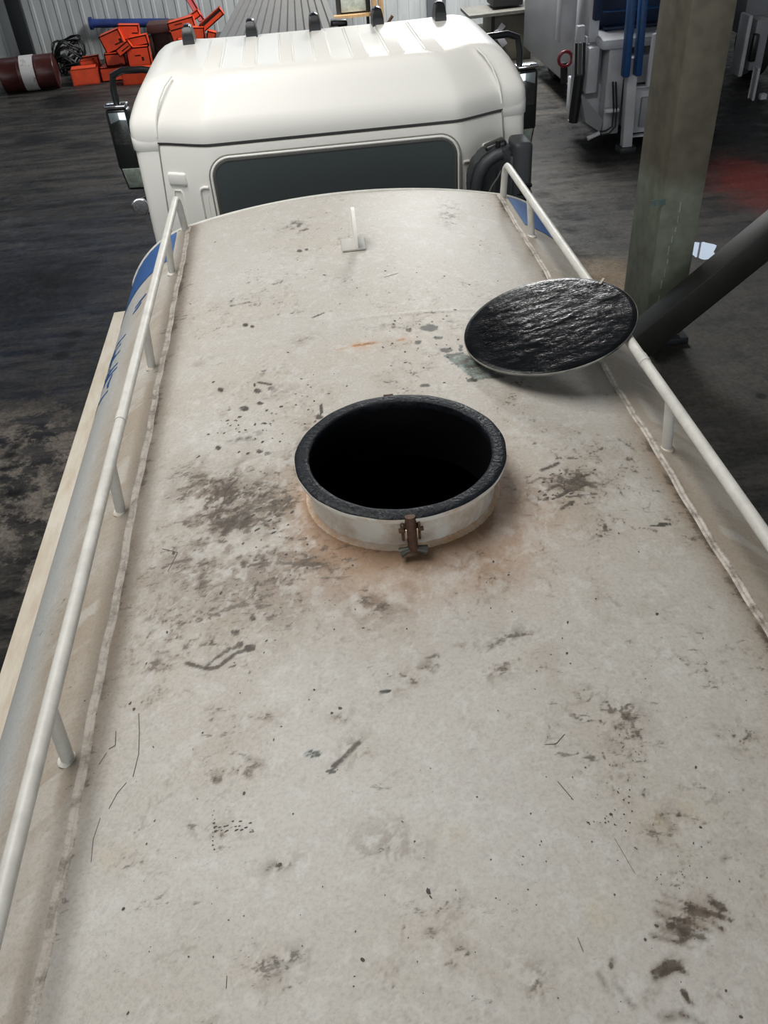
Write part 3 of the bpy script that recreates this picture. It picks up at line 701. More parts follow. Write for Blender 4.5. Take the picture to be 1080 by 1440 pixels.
    for pts, w in (([(195, 1003), (196, 1030), (195, 1060), (187, 1092)], 1.6), ([(178, 1100), (165, 1115), (153, 1137)], 1.6), ([(163, 1028), (162, 1048), (153, 1053)], 1.8), ([(139, 1075), (150, 1058)], 1.2), ([(128, 1212), (131, 1180), (141, 1150)], 1.2), ([(184, 700), (184, 700.5)], 1), ([(228, 772), (250, 777), (236, 804)], 1.6), ([(318, 1390), (319, 1372)], 1.8), ([(784, 1100), (806, 1126)], 1.8), ([(864, 1180), (892, 1228)], 1), ([(766, 1048), (782, 1047), (794, 1033)], 1.6), ([(540, 390), (560, 384)], 1.5), ([(812, 1320), (820, 1340)], 1.8), ([(655, 730), (665, 722)], 1.6), ([(335, 672), (317, 690), (315, 705)], 1.4)):
        scratch(pts, w)
    o = obj('grime_flecks', b, 'speck', tank, sm=0); o['kind'] = 'stuff'
    # make sure the flecks face up
    return o
flecks()

# weld seams: two-line bumpy bead along each shoulder
for sg in (-1, 1):
    b = B(); ys = np.arange(Y_REAR, Y_FRONT-0.005, 0.012); offs = np.array([-0.016, -0.011, -0.006, -0.001, 0.004, 0.009, 0.015]); hs = np.array([-0.001, 0.005, 0.002, 0.0015, 0.003, 0.0055, -0.001])
    rows = []
    for y in ys:
        wob = 0.0025*math.sin(y*9)+0.0015*math.sin(y*31+1)
        row = []
        for o_, h_ in zip(offs, hs):
            row.append(b.verts.new(skin(sg*(S1+o_*0.8+wob), y, h_+0.0008*random.random()+(0.0005 if h_ > 0 else -0.001))))
        rows.append(row)
    for r0, r1 in zip(rows[:-1], rows[1:]):
        for k in range(len(offs)-1): b.faces.new((r0[k], r0[k+1], r1[k+1], r1[k]) if sg > 0 else (r0[k], r1[k], r1[k+1], r0[k+1]))
    obj('weld_seam', b, 'seam', tank, sm=180)
# rolled front lip of the tank top
b = B(); lip = []
for s in np.linspace(-S1-0.45, S1+0.45, 90):
    x, z = surf(s, 0.001); lip.append((float(x), Y_FRONT+0.004, float(z)-0.006))
add_tube(b, lip, 0.011, 8); obj('front_lip', b, 'rail', tank, sm=180)

# decals wrapped on the shoulders
def wrap(name, poly_sy, material, parent, lift=0.0015, n=10):
    """bilinear patch between 4 (s, Y) corners laid on the skin"""
    b = B(); (a, c, d, e) = [np.array(p) for p in poly_sy]; g = []
    for i in range(n+1):
        r = []
        for j in range(n+1):
            u, v = i/n, j/n
            q = (1-u)*((1-v)*a+v*e)+u*((1-v)*c+v*d)
            x, z = surf(q[0], lift); r.append(b.verts.new((float(x), float(q[1]), float(z))))
        g.append(r)
    for i in range(n):
        for j in range(n): b.faces.new((g[i][j], g[i+1][j], g[i+1][j+1], g[i][j+1]))
    return b
for sg in (-1, 1):
    if sg < 0: inner = [tank_hit(249, 326), tank_hit(242, 363)]; outr = tank_hit(203, 391)
    else: inner = [tank_hit(714, 279), tank_hit(738, 316)]; outr = tank_hit(764, 318)
    s_in = inner[0][0]; s_in2 = inner[1][0]
    poly = [(s_in, Y_FRONT-0.012), (s_in2, inner[1][1]), (sg*(S2+0.35), outr[1]-0.55), (sg*(S2+0.35), Y_FRONT-0.012)]
    if sg < 0: poly = [(s_in, Y_FRONT-0.012), (s_in2, inner[1][1]), (-(S2+0.3), min(outr[1], inner[1][1])-0.25), (-(S2+0.3), Y_FRONT-0.012)]
    b = wrap('blue_decal', poly, 'blue', tank, 0.0025, 16)
    obj('blue_decal', b, 'blue', tank, sm=180)['label'] = 'blue painted corner patch'
# thin blue stripes and the brush-like lettering on the left shoulder
def blue_stroke(parent, pts, w):
    b = B(); rows = []
    for i, p in enumerate(pts):
        q = np.array(p); a = np.array(pts[max(0, i-1)]); c = np.array(pts[min(len(pts)-1, i+1)]); d = c-a; nn = np.array([-d[1], d[0]])/(np.linalg.norm(d)+1e-9)*w/2*(1 if 0 < i < len(pts)-1 else 0.45)
        row = []
        for k in (-1, 1):
            x, z = surf(q[0]+k*nn[0], 0.002); row.append(b.verts.new((float(x), float(q[1]+k*nn[1]), float(z))))
        rows.append(row)
    for r0, r1 in zip(rows[:-1], rows[1:]): b.faces.new((r0[0], r0[1], r1[1], r1[0]))
    return obj('lettering_stroke', b, 'blue', parent, sm=180)
for pts in ([(206, 413), (198, 423), (190, 434)], [(199, 425), (193, 434), (187, 442)]):
    blue_stroke(tank, [tank_hit(*p) for p in pts], 0.022)
R_ = random.Random(3)
ya, yb = tank_hit(180, 462)[1], tank_hit(158, 545)[1]
base_s = -(S1+RHO*(math.radians(45)-TH))
for g_ in range(4):
    yc = ya+(yb-ya)*(g_+0.5)/4; hh = abs(yb-ya)/4*0.46
    for k in range(5):
        y0 = yc+R_.uniform(-hh, hh); s0 = base_s-R_.uniform(0, 0.15)
        if k % 2: pts = [(s0, y0-hh*0.8), (s0-0.01, y0), (s0+0.01, y0+hh*0.8)]
        else: pts = [(s0+0.03, y0), (s0-0.05, y0+0.03), (s0-0.15, y0+0.05)]
        blue_stroke(tank, pts, 0.026)

# lifting lug in front
lug = tank_hit(498, 352); lx, lz = surf(lug[0], 0.0)
b = B(); add_box(b, (float(lx), lug[1]+0.05, float(lz)+0.006), (0.10, 0.13, 0.008), bevel=0.002)
lp = obj('lug_base_plate', b, mat('lug_paint', (0.47, 0.455, 0.42), 0.5, var=0.1), tank)
b = B(); add_prism(b, [(-0.06, 0), (0.075, 0), (0.075, 0.04), (0.055, 0.12), (0.03, 0.145), (0.0, 0.145), (-0.035, 0.11), (-0.06, 0.05)], 0.014, Matrix.Translation((float(lx)+0.004, lug[1]+0.05, float(lz)+0.009)) @ Matrix(((0, 0, 1, 0), (1, 0, 0, 0), (0, 1, 0, 0), (0, 0, 0, 1))))
obj('lifting_lug', b, 'cab', tank)

# hatch: collar, flange, tar, rusty eye bolt
b = B(); add_lathe(b, [(0.250, -0.16), (0.250, -0.004), (0.2435, -0.004), (0.2435, -0.17)], 96)
collar = obj('hatch_collar', b, 'collar', truck); collar['label'] = 'short rust-stained collar of the open hatch'
b = B(); add_lathe(b, [(0.249, -0.013), (0.279, -0.013), (0.2805, -0.004), (0.2795, 0.0), (0.246, 0.0), (0.246, -0.013)], 96, closed=True)
obj('flange', b, 'collar', collar)
b = B(); rngs = []
for q in range(120):
    a = 2*math.pi*q/120; wob = 0.0006*math.sin(a*7)+0.0006*math.sin(a*17+1)
    pr = [(0.2415, -0.02), (0.2405+0.4*wob, -0.001), (0.243, 0.003+wob*0.7), (0.250, 0.0042-wob*0.5), (0.265, 0.0042+wob*0.6), (0.277+wob, 0.003), (0.2797+wob, 0.0002)]
    rngs.append([b.verts.new((r*math.cos(a), r*math.sin(a), z)) for r, z in pr])
for q in range(120):
    r0, r1 = rngs[q], rngs[(q+1) % 120]
    for k in range(len(r0)-1): b.faces.new((r0[k], r1[k], r1[k+1], r0[k+1]))
obj('tar_gasket', b, 'tar', collar, sm=180)
b = B(); rngs = []
for q in range(120):
    a = 2*math.pi*q/120; x = 0.256*math.cos(a); y = 0.256*math.sin(a)
    z0 = ZC-RT+math.sqrt(RT*RT-x*x); row = []
    for k in range(5):
        t = k/4; rr = 0.248+0.016*t; hh = 0.012*(1-t)**1.5+0.0012*math.sin(a*40)
        row.append(b.verts.new((rr*math.cos(a), rr*math.sin(a), z0+hh)))
    rngs.append(row)
for q in range(120):
    r0, r1 = rngs[q], rngs[(q+1) % 120]
    for k in range(4): b.faces.new((r0[k], r0[k+1], r1[k+1], r1[k]))
obj('weld_bead', b, 'rustweld', collar, sm=180)
b = B(); add_lathe(b, [(0.2428, -0.004), (0.2428, -0.19), (0.60, -0.25), (0.62, -1.1), (0.0, -1.2)], 64)  # added black liner, stands in for the darkness inside the tank
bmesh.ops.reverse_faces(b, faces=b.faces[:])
obj('added_dark_liner', b, 'dark_liner', collar, sm=60, recalc=False)
# eye bolt latch at the near side, hinge stub at the far side
ba = math.radians(-91.5+0)
px, py = 0.0, -0.268
hp = at(578, 742, Y=-0.285); px = hp.x
for dx in (-0.020, 0.020):
    b = B(); add_box(b, (px+dx, -0.268, -0.035), (0.006, 0.042, 0.050), bevel=0.002); obj('latch_ear', b, 'rust', collar)
b = B(); add_tube(b, [(px, -0.276, 0.006), (px, -0.284, -0.03), (px+0.001, -0.292, -0.062), (px+0.002, -0.294, -0.085)], [0.013, 0.015, 0.0125, 0.0125], 12); latch = obj('eye_bolt', b, 'rust', collar, sm=60)
b = B(); add_tube(b, [(px-0.03, -0.285, -0.028), (px+0.03, -0.285, -0.028)], 0.006, 10); obj('latch_pin', b, 'rust', collar)
b = B(); add_tube(b, [(px-0.030, -0.295, -0.090), (px-0.012, -0.294, -0.084), (px+0.016, -0.294, -0.084), (px+0.034, -0.295, -0.090)], [0.013, 0.009, 0.009, 0.013], 10); obj('wing_nut', b, mat('dull_dark_nut', (0.09, 0.09, 0.075), 0.5, metal=0.5), collar, sm=60)
for dx in (-0.013, 0.014):
    b = B(); add_box(b, (px+dx, -0.294, -0.033), (0.003, 0.004, 0.028), bevel=0.001); obj('bright_wear_edge', b, 'brass', collar)
hx = at(546, 556, Y=0.285)
b = B(); add_box(b, (hx.x, 0.284, -0.02), (0.016, 0.014, 0.036), bevel=0.003); add_tube(b, [(hx.x-0.014, 0.288, -0.004), (hx.x+0.014, 0.288, -0.004)], 0.0045, 10); obj('hinge_stub', b, 'rust', collar)

# guard rails
def rail(sg):
    X = sg*0.794; zt = -0.036
    b = B(); pts = [(X, -3.4, zt), (X, -1.0, zt), (X, 2.24, zt-0.002), (X-sg*0.001, 2.285, zt-0.006), (X-sg*0.003, 2.305, zt-0.022), (X-sg*0.004, 2.318, zt-0.050), (X-sg*0.006, 2.338, -0.215)]
    add_tube(b, pts, 0.0165, 16)
    r = obj('guard_rail', b, 'rail', truck, sm=60)
    r['label'] = 'welded pipe rail along the tank edge'
    for k in range(6):
        y = 1.834-0.84*k
        sgz = surf(sg*(S1+0.042), 0)
        b = B(); add_tube(b, [(float(sgz[0]), y, float(sgz[1])-0.012), (X, y, zt)], 0.0150, 14); obj('rail_post', b, 'rail', r, sm=60)
        b = B(); add_lathe(b, [(0.0, 0.005), (0.017, 0.005), (0.022, -0.003)], 16, center=(float(sgz[0]), y, float(sgz[1])+0.002)); obj('post_weld', b, 'collar', r, sm=60)
    # sleeve joint on the pipe
    b = B(); add_tube(b, [(X, 0.36, zt), (X, 0.40, zt)], 0.0180, 16); obj('pipe_joint', b, 'rail', r, sm=60)
rail(-1); rail(1)

# side ledge on the left
b = B(); zl = -0.70
add_prism(b, [(-1.292, 2.54), (-1.10, 2.56), (-1.10, -3.4), (-1.292, -3.4)], 0.012, Matrix.Translation((0, 0, zl)))
led = obj('side_ledge', b, 'ledge', truck, sm=0); led['label'] = 'dusty cream ledge along the tank side'
b = B(); add_box(b, (-1.287, -0.43, zl-0.06), (0.012, 5.95, 0.13)); obj('ledge_apron', b, 'ledge', led, sm=0)
# chassis hints below (carry the tank)
b = B(); add_box(b, (-0.42, 0.8, G+0.85), (0.09, 8.6, 0.25)); add_box(b, (0.42, 0.8, G+0.85), (0.09, 8.6, 0.25)); chassis = obj('chassis_beam', b, 'steel_dark', truck, sm=0)
for y in (-2.6, -0.6, 1.6):
    b = B(); add_box(b, (0, y, G+1.08), (1.2, 0.25, 0.35)); obj('saddle', b, 'steel_dark', chassis, sm=0)
def wheel(x, y):
    b = B(); add_lathe(b, [(0.0, -0.10), (0.2, -0.10), (0.27, -0.13), (0.44, -0.14), (0.48, -0.11), (0.48, 0.11), (0.44, 0.14), (0.27, 0.13), (0.2, 0.10), (0.0, 0.10)], 36, axis=Matrix.Rotation(math.pi/2, 4, 'Y'), center=(x, y, G+0.48))
    return obj('wheel', b, 'tyre', truck)
for x in (-0.95, 0.95):
    for y in (-2.2, 4.3): wheel(x, y)

# ------------------------------------------------------------------ cab
CX = 0.006
def plan(w, dyr, dyf, n_it=2):
    half = [(0.0, 3.29), (0.36, 3.29), (0.66, 3.29), (0.73, 3.292), (0.79, 3.315), (0.90, 3.37), (1.0, 3.42), (1.10, 3.435), (1.155, 3.455), (1.175, 3.52), (1.175, 3.70), (1.175, 4.9), (1.12, 5.15), (0.8, 5.27), (0.36, 5.30), (0.0, 5.30)]
    poly = [(-x, y) for x, y in half[::-1]]+half[1:-1]
    for _ in range(n_it):
        q = []
        for i in range(len(poly)):
            a = poly[i]; c = poly[(i+1) % len(poly)]
            q += [(0.75*a[0]+0.25*c[0], 0.75*a[1]+0.25*c[1]), (0.25*a[0]+0.75*c[0], 0.25*a[1]+0.75*c[1])]
        poly = q
    out = []
    for x, y in poly:
        t = (y-3.30)/2.0
        out.append((CX+x*w/1.175, y+dyr*(1-t)-dyf*t**3))
    return out
_PL = sorted((x-CX, y) for x, y in plan(1.175, 0, 0) if y < 3.75)
def rear_y(x):
    return float(np.interp(abs(x), [p[0] for p in _PL if p[0] >= 0], [p[1] for p in _PL if p[0] >= 0]))
def lofted(levels):
    b = B(); add_loft(b, [[(x, y, z) for x, y in plan(w, dr, df)] for z, w, dr, df in levels]); return b
b = lofted([(-1.75, 1.17, 0.02, 0.0), (-1.2, 1.175, 0.0, 0.0), (-0.6, 1.175, 0.0, 0.10), (-0.13, 1.165, 0.0, 0.30), (-0.108, 1.160, 0.004, 0.31), (-0.101, 1.150, 0.014, 0.32)])
cab = obj('cab_body', b, 'cab', truck, sm=40); cab['label'] = 'glossy white cab rear wall'
b = lofted([(-0.115, 1.150, 0.012, 0.33), (-0.070, 1.150, 0.012, 0.34)]); obj('roof_joint', b, 'gasket', cab, sm=40)
b = lofted([(-0.084, 1.152, 0.010, 0.34), (-0.081, 1.168, -0.002, 0.34), (-0.05, 1.172, -0.004, 0.36), (-0.01, 1.170, 0.0, 0.40), (0.02, 1.164, 0.008, 0.44), (0.05, 1.150, 0.026, 0.46), (0.10, 1.122, 0.058, 0.54), (0.15, 1.088, 0.090, 0.62), (0.19, 1.052, 0.116, 0.70), (0.218, 1.012, 0.138, 0.77), (0.236, 0.965, 0.160, 0.82), (0.246, 0.91, 0.190, 0.86), (0.250, 0.83, 0.24, 0.90)])
roof = obj('cab_roof', b, 'cab', truck, sm=60); roof['label'] = 'white ribbed cab roof with rounded shoulder'
# raised longitudinal ribs
def rib(x0, x1, y0, y1, h=0.028):
    b = B(); c = 0.028
    z0 = 0.228
    lo = [(x0-c, y0-0.075, z0-0.02), (x1+c, y0-0.075, z0-0.02), (x1+c, y1, z0), (x0-c, y1, z0)]
    hi = [(x0, y0, z0+h+0.006), (x1, y0, z0+h+0.006), (x1, y1-0.02, z0+h+0.006), (x0, y1-0.02, z0+h+0.006)]
    vs = [b.verts.new(p) for p in lo]; vt = [b.verts.new(p) for p in hi]
    b.faces.new(vs[::-1]); b.faces.new(vt)
    for i in range(4): b.faces.new((vs[i], vs[(i+1) % 4], vt[(i+1) % 4], vt[i]))
    bmesh.ops.bevel(b, geom=[e for e in b.edges if max(v.co.z for v in e.verts) > z0+h], offset=0.008, segments=2, affect='EDGES')
    return obj('roof_rib', b, 'cab', roof, sm=50)
for u0, u1 in ((230, 262), (285, 312), (339, 362), (392, 415), (441, 468), (494, 520), (545, 572), (597, 626), (648, 676)):
    v = 98-(u0-230)*0.075
    a = at(u0, v, Z=0.258); c = at(u1, v-2, Z=0.258)
    yy = 3.505+0.05*abs(a.x+c.x)**2/4; a.x = max(a.x+0.008, -0.83); c.x = min(c.x-0.008, 0.83)
    if c.x-a.x > 0.05: rib(a.x, c.x, yy, 4.36)
# marker lamps along the front edge of the roof
for i, xx in enumerate((-0.817, -0.416, -0.011, 0.394, 0.798)):
    b = B(); add_loft(b, [[(xx+sx*w, 4.37+sy*d, z) for sx, sy in ((-1, -1), (1, -1), (1, 1), (-1, 1))] for w, d, z in ((0.038, 0.08, 0.23), (0.036, 0.075, 0.285), (0.030, 0.06, 0.33), (0.022, 0.045, 0.350), (0.012, 0.02, 0.355))])
    bmesh.ops.bevel(b, geom=b.edges[:], offset=0.006, segments=2, affect='EDGES')
    obj('marker_lamp', b, 'black_gloss', roof, sm=50)
# rear window: recessed ring, gasket, pane
def rrect(x0, x1, z0, z1, r, n=8):
    pts = []
    for cx, cz, a0 in ((x1-r, z1-r, 0), (x0+r, z1-r, 90), (x0+r, z0+r, 180), (x1-r, z0+r, 270)):
        for k in range(n+1):
            a = math.radians(a0+90*k/n); pts.append((cx+r*math.cos(a), cz+r*math.sin(a)))
    return pts
WX0, WX1, WZ0, WZ1 = -0.700, 0.712, -0.78, -0.182
def ring_loft(rows, material, name, parent):
    b = B(); loops = []
    for ins, y in rows:
        loops.append([(x, y, z) for x, z in rrect(WX0+ins, WX1-ins, WZ0+ins, WZ1-ins, 0.095-ins)])
    add_loft(b, loops, False, False); return obj(name, b, material, parent, sm=50)
ring_loft([(-0.028, 3.292), (-0.025, 3.286), (-0.020, 3.2835), (-0.015, 3.285), (-0.010, 3.290)], 'cab', 'window_bead', cab)
ring_loft([(-0.029, 3.2895), (-0.033, 3.2870), (-0.037, 3.2895)], mat('grey_sealant', (0.30, 0.29, 0.26), 0.6), 'window_sealant', cab)
ring_loft([(-0.014, 3.287), (-0.006, 3.283), (0.004, 3.283), (0.010, 3.289)], 'gasket', 'window_gasket', cab)
b = B(); add_loft(b, [[(x, y, z) for x, z in rrect(WX0, WX1, WZ0, WZ1, 0.095)] for y in (3.288, 3.284)]); obj('window_pane', b, 'glass', cab, sm=30)
# pressed shapes in the rear wall: upright beads beside the window, corner panel lines
def bead(pts, r, material='cab', name='pressed_bead', parent=None):
    b = B(); add_tube(b, pts, r, 10); return obj(name, b, material, parent or cab, sm=60)
for sg in (-1, 1):
    P_ = lambda x, z, d=0.0: (CX+sg*x, rear_y(x)+d, z)
    bead([P_(0.815, -0.9), P_(0.812, -0.36), P_(0.805, -0.337), P_(0.785, -0.325), P_(0.755, -0.325)], 0.009)
    bead([P_(0.775, -0.9, 0.004), P_(0.772, -0.40, 0.004), P_(0.765, -0.372, 0.004)], 0.005)
    # vertical joint between rear wall and corner post
    bead([P_(1.008, -0.09), P_(1.024, -0.28), P_(1.043, -0.53), P_(1.06, -0.8), P_(1.07, -1.2)], 0.0042, mat('panel_joint_grey', (0.36, 0.35, 0.32), 0.6), 'panel_joint')
    q = B(); add_box(q, (0, 0, 0), (0.125, 0.03, 0.075), bevel=0.014, seg=3)
    bmesh.ops.rotate(q, cent=(0, 0, 0), matrix=Matrix.Rotation(sg*0.45, 3, 'Z'), verts=q.verts[:]); bmesh.ops.translate(q, vec=P_(0.935, -0.285, 0.004), verts=q.verts[:])
    obj('pressed_panel', q, 'cab', cab, sm=50)
    bead([P_(0.985, -0.75), P_(0.975, -0.37), P_(0.968, -0.352), P_(0.93, -0.352), P_(0.922, -0.37), P_(0.925, -0.75)], 0.006)
    # corner post that covers the end of the roof joint
    q = B(); rows = []
    pl_ = [p for p in plan(1.1742, -0.0012, 0.33) if sg*(p[0]-CX) > 1.004]
    pl_ = sorted(pl_, key=lambda p: math.atan2(p[1]-4.3, sg*(p[0]-CX)))
    for z_ in (-0.135, -0.125, -0.055, -0.045):
        off = -0.006 if z_ in (-0.135, -0.045) else 0.0
        rows.append([q.verts.new((p[0]+sg*off, p[1]-off*(1 if p[1] < 4 else 0), z_)) for p in pl_])
    for r0, r1 in zip(rows[:-1], rows[1:]):
        for k in range(len(pl_)-1): q.faces.new((r0[k], r0[k+1], r1[k+1], r1[k]))
    obj('corner_post', q, 'cab', cab, sm=60)
# crease line on the roof shell
for sg in (-1, 1):
    bead([(CX+sg*1.005, 3.415, -0.05), (CX+sg*0.998, 3.416, 0.0), (CX+sg*0.985, 3.430, 0.06), (CX+sg*0.955, 3.462, 0.135), (CX+sg*0.915, 3.495, 0.195), (CX+sg*0.87, 3.53, 0.234)], 0.006, 'cab', 'gutter_line', roof)
# mirrors
def mirror(sg):
    xm = sg*1.57 if sg > 0 else -1.525; ym = 5.05
    b = B(); add_box(b, (xm-sg*0.02, ym, -0.46), (0.17, 0.12, 0.44), rot=(0.0, 0.0, sg*0.15), bevel=0.03, seg=3); mo = obj('wing_mirror', b, 'black_gloss', truck); mo['label'] = 'black wing mirror housing'
    b = B(); add_box(b, (xm-sg*0.02, ym-0.062, -0.40), (0.125, 0.006, 0.28), rot=(0.05, 0, sg*0.15), bevel=0.002); obj('mirror_glass', b, 'mirror', mo)
    b = B(); add_box(b, (xm-sg*0.02, ym-0.01, -0.225), (0.16, 0.10, 0.03), rot=(0, 0, sg*0.15), bevel=0.01); obj('chrome_cap', b, 'chrome', mo)
    b = B(); add_tube(b, [(sg*1.12, 4.95, -0.02), (sg*1.25, 5.0, 0.0), (sg*1.40, 5.03, 0.0), (sg*1.48, 5.05, -0.03), (sg*1.50, 5.05, -0.12), (sg*1.50, 5.05, -0.25)], 0.024, 12); obj('mirror_arm', b, 'black_gloss', mo, sm=60)
    b = B(); add_box(b, (xm-sg*0.03, ym, -0.745), (0.17, 0.06, 0.20), rot=(0.35, 0, sg*0.15), bevel=0.02, seg=2); wa = obj('wide_angle_mirror', b, 'black_gloss', truck); wa['label'] = 'small lower wide angle mirror'
    b = B(); add_box(b, (xm-sg*0.03, ym-0.036, -0.740), (0.14, 0.006, 0.17), rot=(0.35, 0, sg*0.15), bevel=0.002); obj('mirror_glass', b, mat('painted_reflection', (0.42, 0.47, 0.42), 0.25, color2=(0.2, 0.24, 0.2), vscale=12), wa)  # pale reflection painted into the colour of the glass
    b = B(); add_tube(b, [(sg*1.16, 4.9, -1.12), (sg*1.3, 5.0, -1.10), (sg*1.45, 5.04, -1.02), (sg*1.47, 5.05, -0.90)], 0.02, 10); obj('mirror_arm', b, 'black_gloss', wa, sm=60)
    # chrome lamp bowl low on the door pillar
    b = B(); add_lathe(b, [(0.0, -0.06), (0.04, -0.05), (0.06, 0.0), (0.062, 0.02), (0.05, 0.025), (0.0, 0.01)], 24, axis=Matrix.Rotation(math.pi/2, 4, 'X'), center=(sg*1.36, 4.3, -0.72)); lo = obj('chrome_lamp', b, 'chrome', truck, sm=50)
    b = B(); add_tube(b, [(sg*1.17, 4.35, -0.80), (sg*1.27, 4.33, -0.79), (sg*1.35, 4.32, -0.74)], 0.014, 10); obj('lamp_bracket', b, 'black_gloss', lo, sm=60)
mirror(-1); mirror(1)
# air intake behind the cab, right side
pts = [at(u, v, Y=3.12) for u, v in ((688, 300), (663, 300), (660, 262), (663, 240), (672, 224), (688, 211), (708, 204), (722, 206), (722, 245))]
b = B(); poly = [(p.x, p.z) for p in pts]
poly = poly[0:1]+poly[1:]
xs_ = [p[0] for p in poly]; zs_ = [p[1] for p in poly]
mtx = Matrix(((1, 0, 0, 0), (0, 0, -1, 3.26), (0, 1, 0, 0), (0, 0, 0, 1)))
low_ = -1.15
poly2 = [(poly[1][0], low_)]+poly[1:]+[(poly[-1][0]+0.01, low_)]
add_prism(b, poly2[::-1], 0.17, mtx)
bmesh.ops.bevel(b, geom=b.edges[:], offset=0.022, segments=3, affect='EDGES')
intake = obj('air_intake', b, 'black_plastic', truck, sm=50); intake['label'] = 'black plastic air intake duct behind the cab'
# raised spine that follows the elbow
sp = [at(u, v, Y=3.085) for u, v in ((672, 300), (671, 262), (675, 245), (684, 229), (697, 219), (706, 216))]
b = B(); add_tube(b, sp, 0.034, 12); obj('duct_spine', b, 'black_plastic', intake, sm=60)
a = at(709, 204, Y=3.12); c = at(747, 300, Y=3.12)
b = B(); add_box(b, ((a.x+c.x)/2-0.07, 3.17, -0.66), (0.20, 0.16, 0.86), bevel=0.03, seg=3); obj('duct_box', b, 'black_gloss', intake, sm=50)
xr0 = at(720, 230, Y=3.12).x; xr1 = at(746, 230, Y=3.12).x; zt = at(733, 197, Y=3.12).z
b = B(); add_box(b, ((xr0+xr1)/2, 3.16, (zt+low_)/2), (xr1-xr0, 0.20, zt-low_), bevel=0.028, seg=3); gb = obj('grille_box', b, 'black_plastic', intake, sm=50)
for k in range(10):
    b = B(); add_box(b, (xr1-0.045, 3.055, zt-0.235-k*0.042), (0.085, 0.02, 0.016), rot=(0.4, 0, 0), bevel=0.003); obj('grille_louvre', b, 'black_gloss', intake)
b = B(); k0 = at(699, 201, Y=3.12); add_box(b, (k0.x, 3.17, k0.z-0.03), (0.12, 0.08, 0.05), rot=(0, -0.3, 0), bevel=0.012); add_tube(b, [(k0.x+0.005, 3.12, k0.z-0.03), (k0.x+0.005, 3.12, k0.z+0.012)], 0.014, 10); obj('duct_clamp', b, 'black_gloss', intake, sm=50)
b = B(); cb = [at(u, v, Y=3.03) for u, v in ((705, 240), (700, 250), (692, 262), (686, 275), (684, 300))]; add_tube(b, cb, 0.006, 8); obj('thin_hose', b, 'gasket', intake, sm=60)

# ------------------------------------------------------------------ loose hatch lid
lid_n = Vector((-0.180, -0.043, 0.983)).normalized(); lid_c = Vector((0.580, 0.687, -0.041))
e1 = Vector((0, 1, 0)).cross(lid_n).normalized(); e2 = lid_n.cross(e1)
lm = Matrix(((e1.x, e2.x, lid_n.x, 0), (e1.y, e2.y, lid_n.y, 0), (e1.z, e2.z, lid_n.z, 0), (0, 0, 0, 1)))
lid = thing('hatch_lid', 'loose round lid with tar-black underside propped on the right guard rail', 'lid', lid_c-lid_n*0.024)
b = B(); add_lathe(b, [(0.0, -0.006), (0.225, -0.006), (0.225, -0.018), (0.240, -0.018), (0.240, -0.007), (0.284, -0.007), (0.2855, -0.005), (0.2855, -0.001), (0.284, 0.0005), (0.0, 0.0005)], 96, axis=lm, center=lid_c)
obj('lid_plate', b, mat('lid_worn_paint', (0.30, 0.30, 0.26), 0.5, color2=(0.03, 0.03, 0.03), vscale=7), lid)
lg = lid_c-e1*0.245; b = B(); add_box(b, (lg.x, lg.y, lg.z-0.0215), (0.03, 0.05, 0.036), bevel=0.003); obj('added_lid_prop', b, 'rust', lid)  # hidden block added under the low edge to bear the lid
# tar layer: grid disc with streaky relief
def lid_tar():
    b = B(); seg, rn = 110, 46; rings = []
    cvert = None
    for i in range(rn+1):
        r = 0.2835*i/rn
        row = []
        for k in range(seg if i else 1):
            a = 2*math.pi*k/seg; x, y = r*math.cos(a), r*math.sin(a)
            xx, yy = np.array([x*0.55+y*0.3]), np.array([y*1.7-x*0.35])
            h = 0.0020*(float(fbm(xx, yy, 30, 3, 30)[0])-0.5)+0.0010*(float(fbm(xx, yy, 75, 3, 33)[0])-0.5)
            edge = 1-max(0, (i-rn+2))/2
            row.append(b.verts.new(lid_c+e1*x+e2*y+lid_n*(0.0005+(0.003+h*0.8)*max(0, edge))))
        rings.append(row)
    for i in range(rn):
        a, c = rings[i], rings[i+1]
        for k in range(seg):
            k2 = (k+1) % seg
            if len(a) == 1: b.faces.new((a[0], c[k], c[k2]))
            else: b.faces.new((a[k], c[k], c[k2], a[k2]))
    return obj('tar_coat', b, 'tar_wet', lid, sm=180)
M['tar_wet'] = mat('wet_black_tar', (0.004, 0.0045, 0.005), 0.13, color2=(0.006, 0.007, 0.009), vscale=14, bump=0.16, bscale=85, rvar=0.05, stretch=(0.8, 2.0, 1), spec=0.22)
lid_tar()
b = B(); t0 = at(846, 398, Z=0.005); add_box(b, (t0.x, t0.y, lid_c.z+0.0), (0.035, 0.008, 0.004), rot=(0, -0.18, 0.9))
o = obj('chipped_edge', b, mat('bare_scrape', (0.42, 0.38, 0.30), 0.5), lid); 
pz = lid_c.z-((t0.x-lid_c.x)*lid_n.x+(t0.y-lid_c.y)*lid_n.y)/lid_n.z
for v in o.data.vertices: v.co.z += pz-lid_c.z+0.004

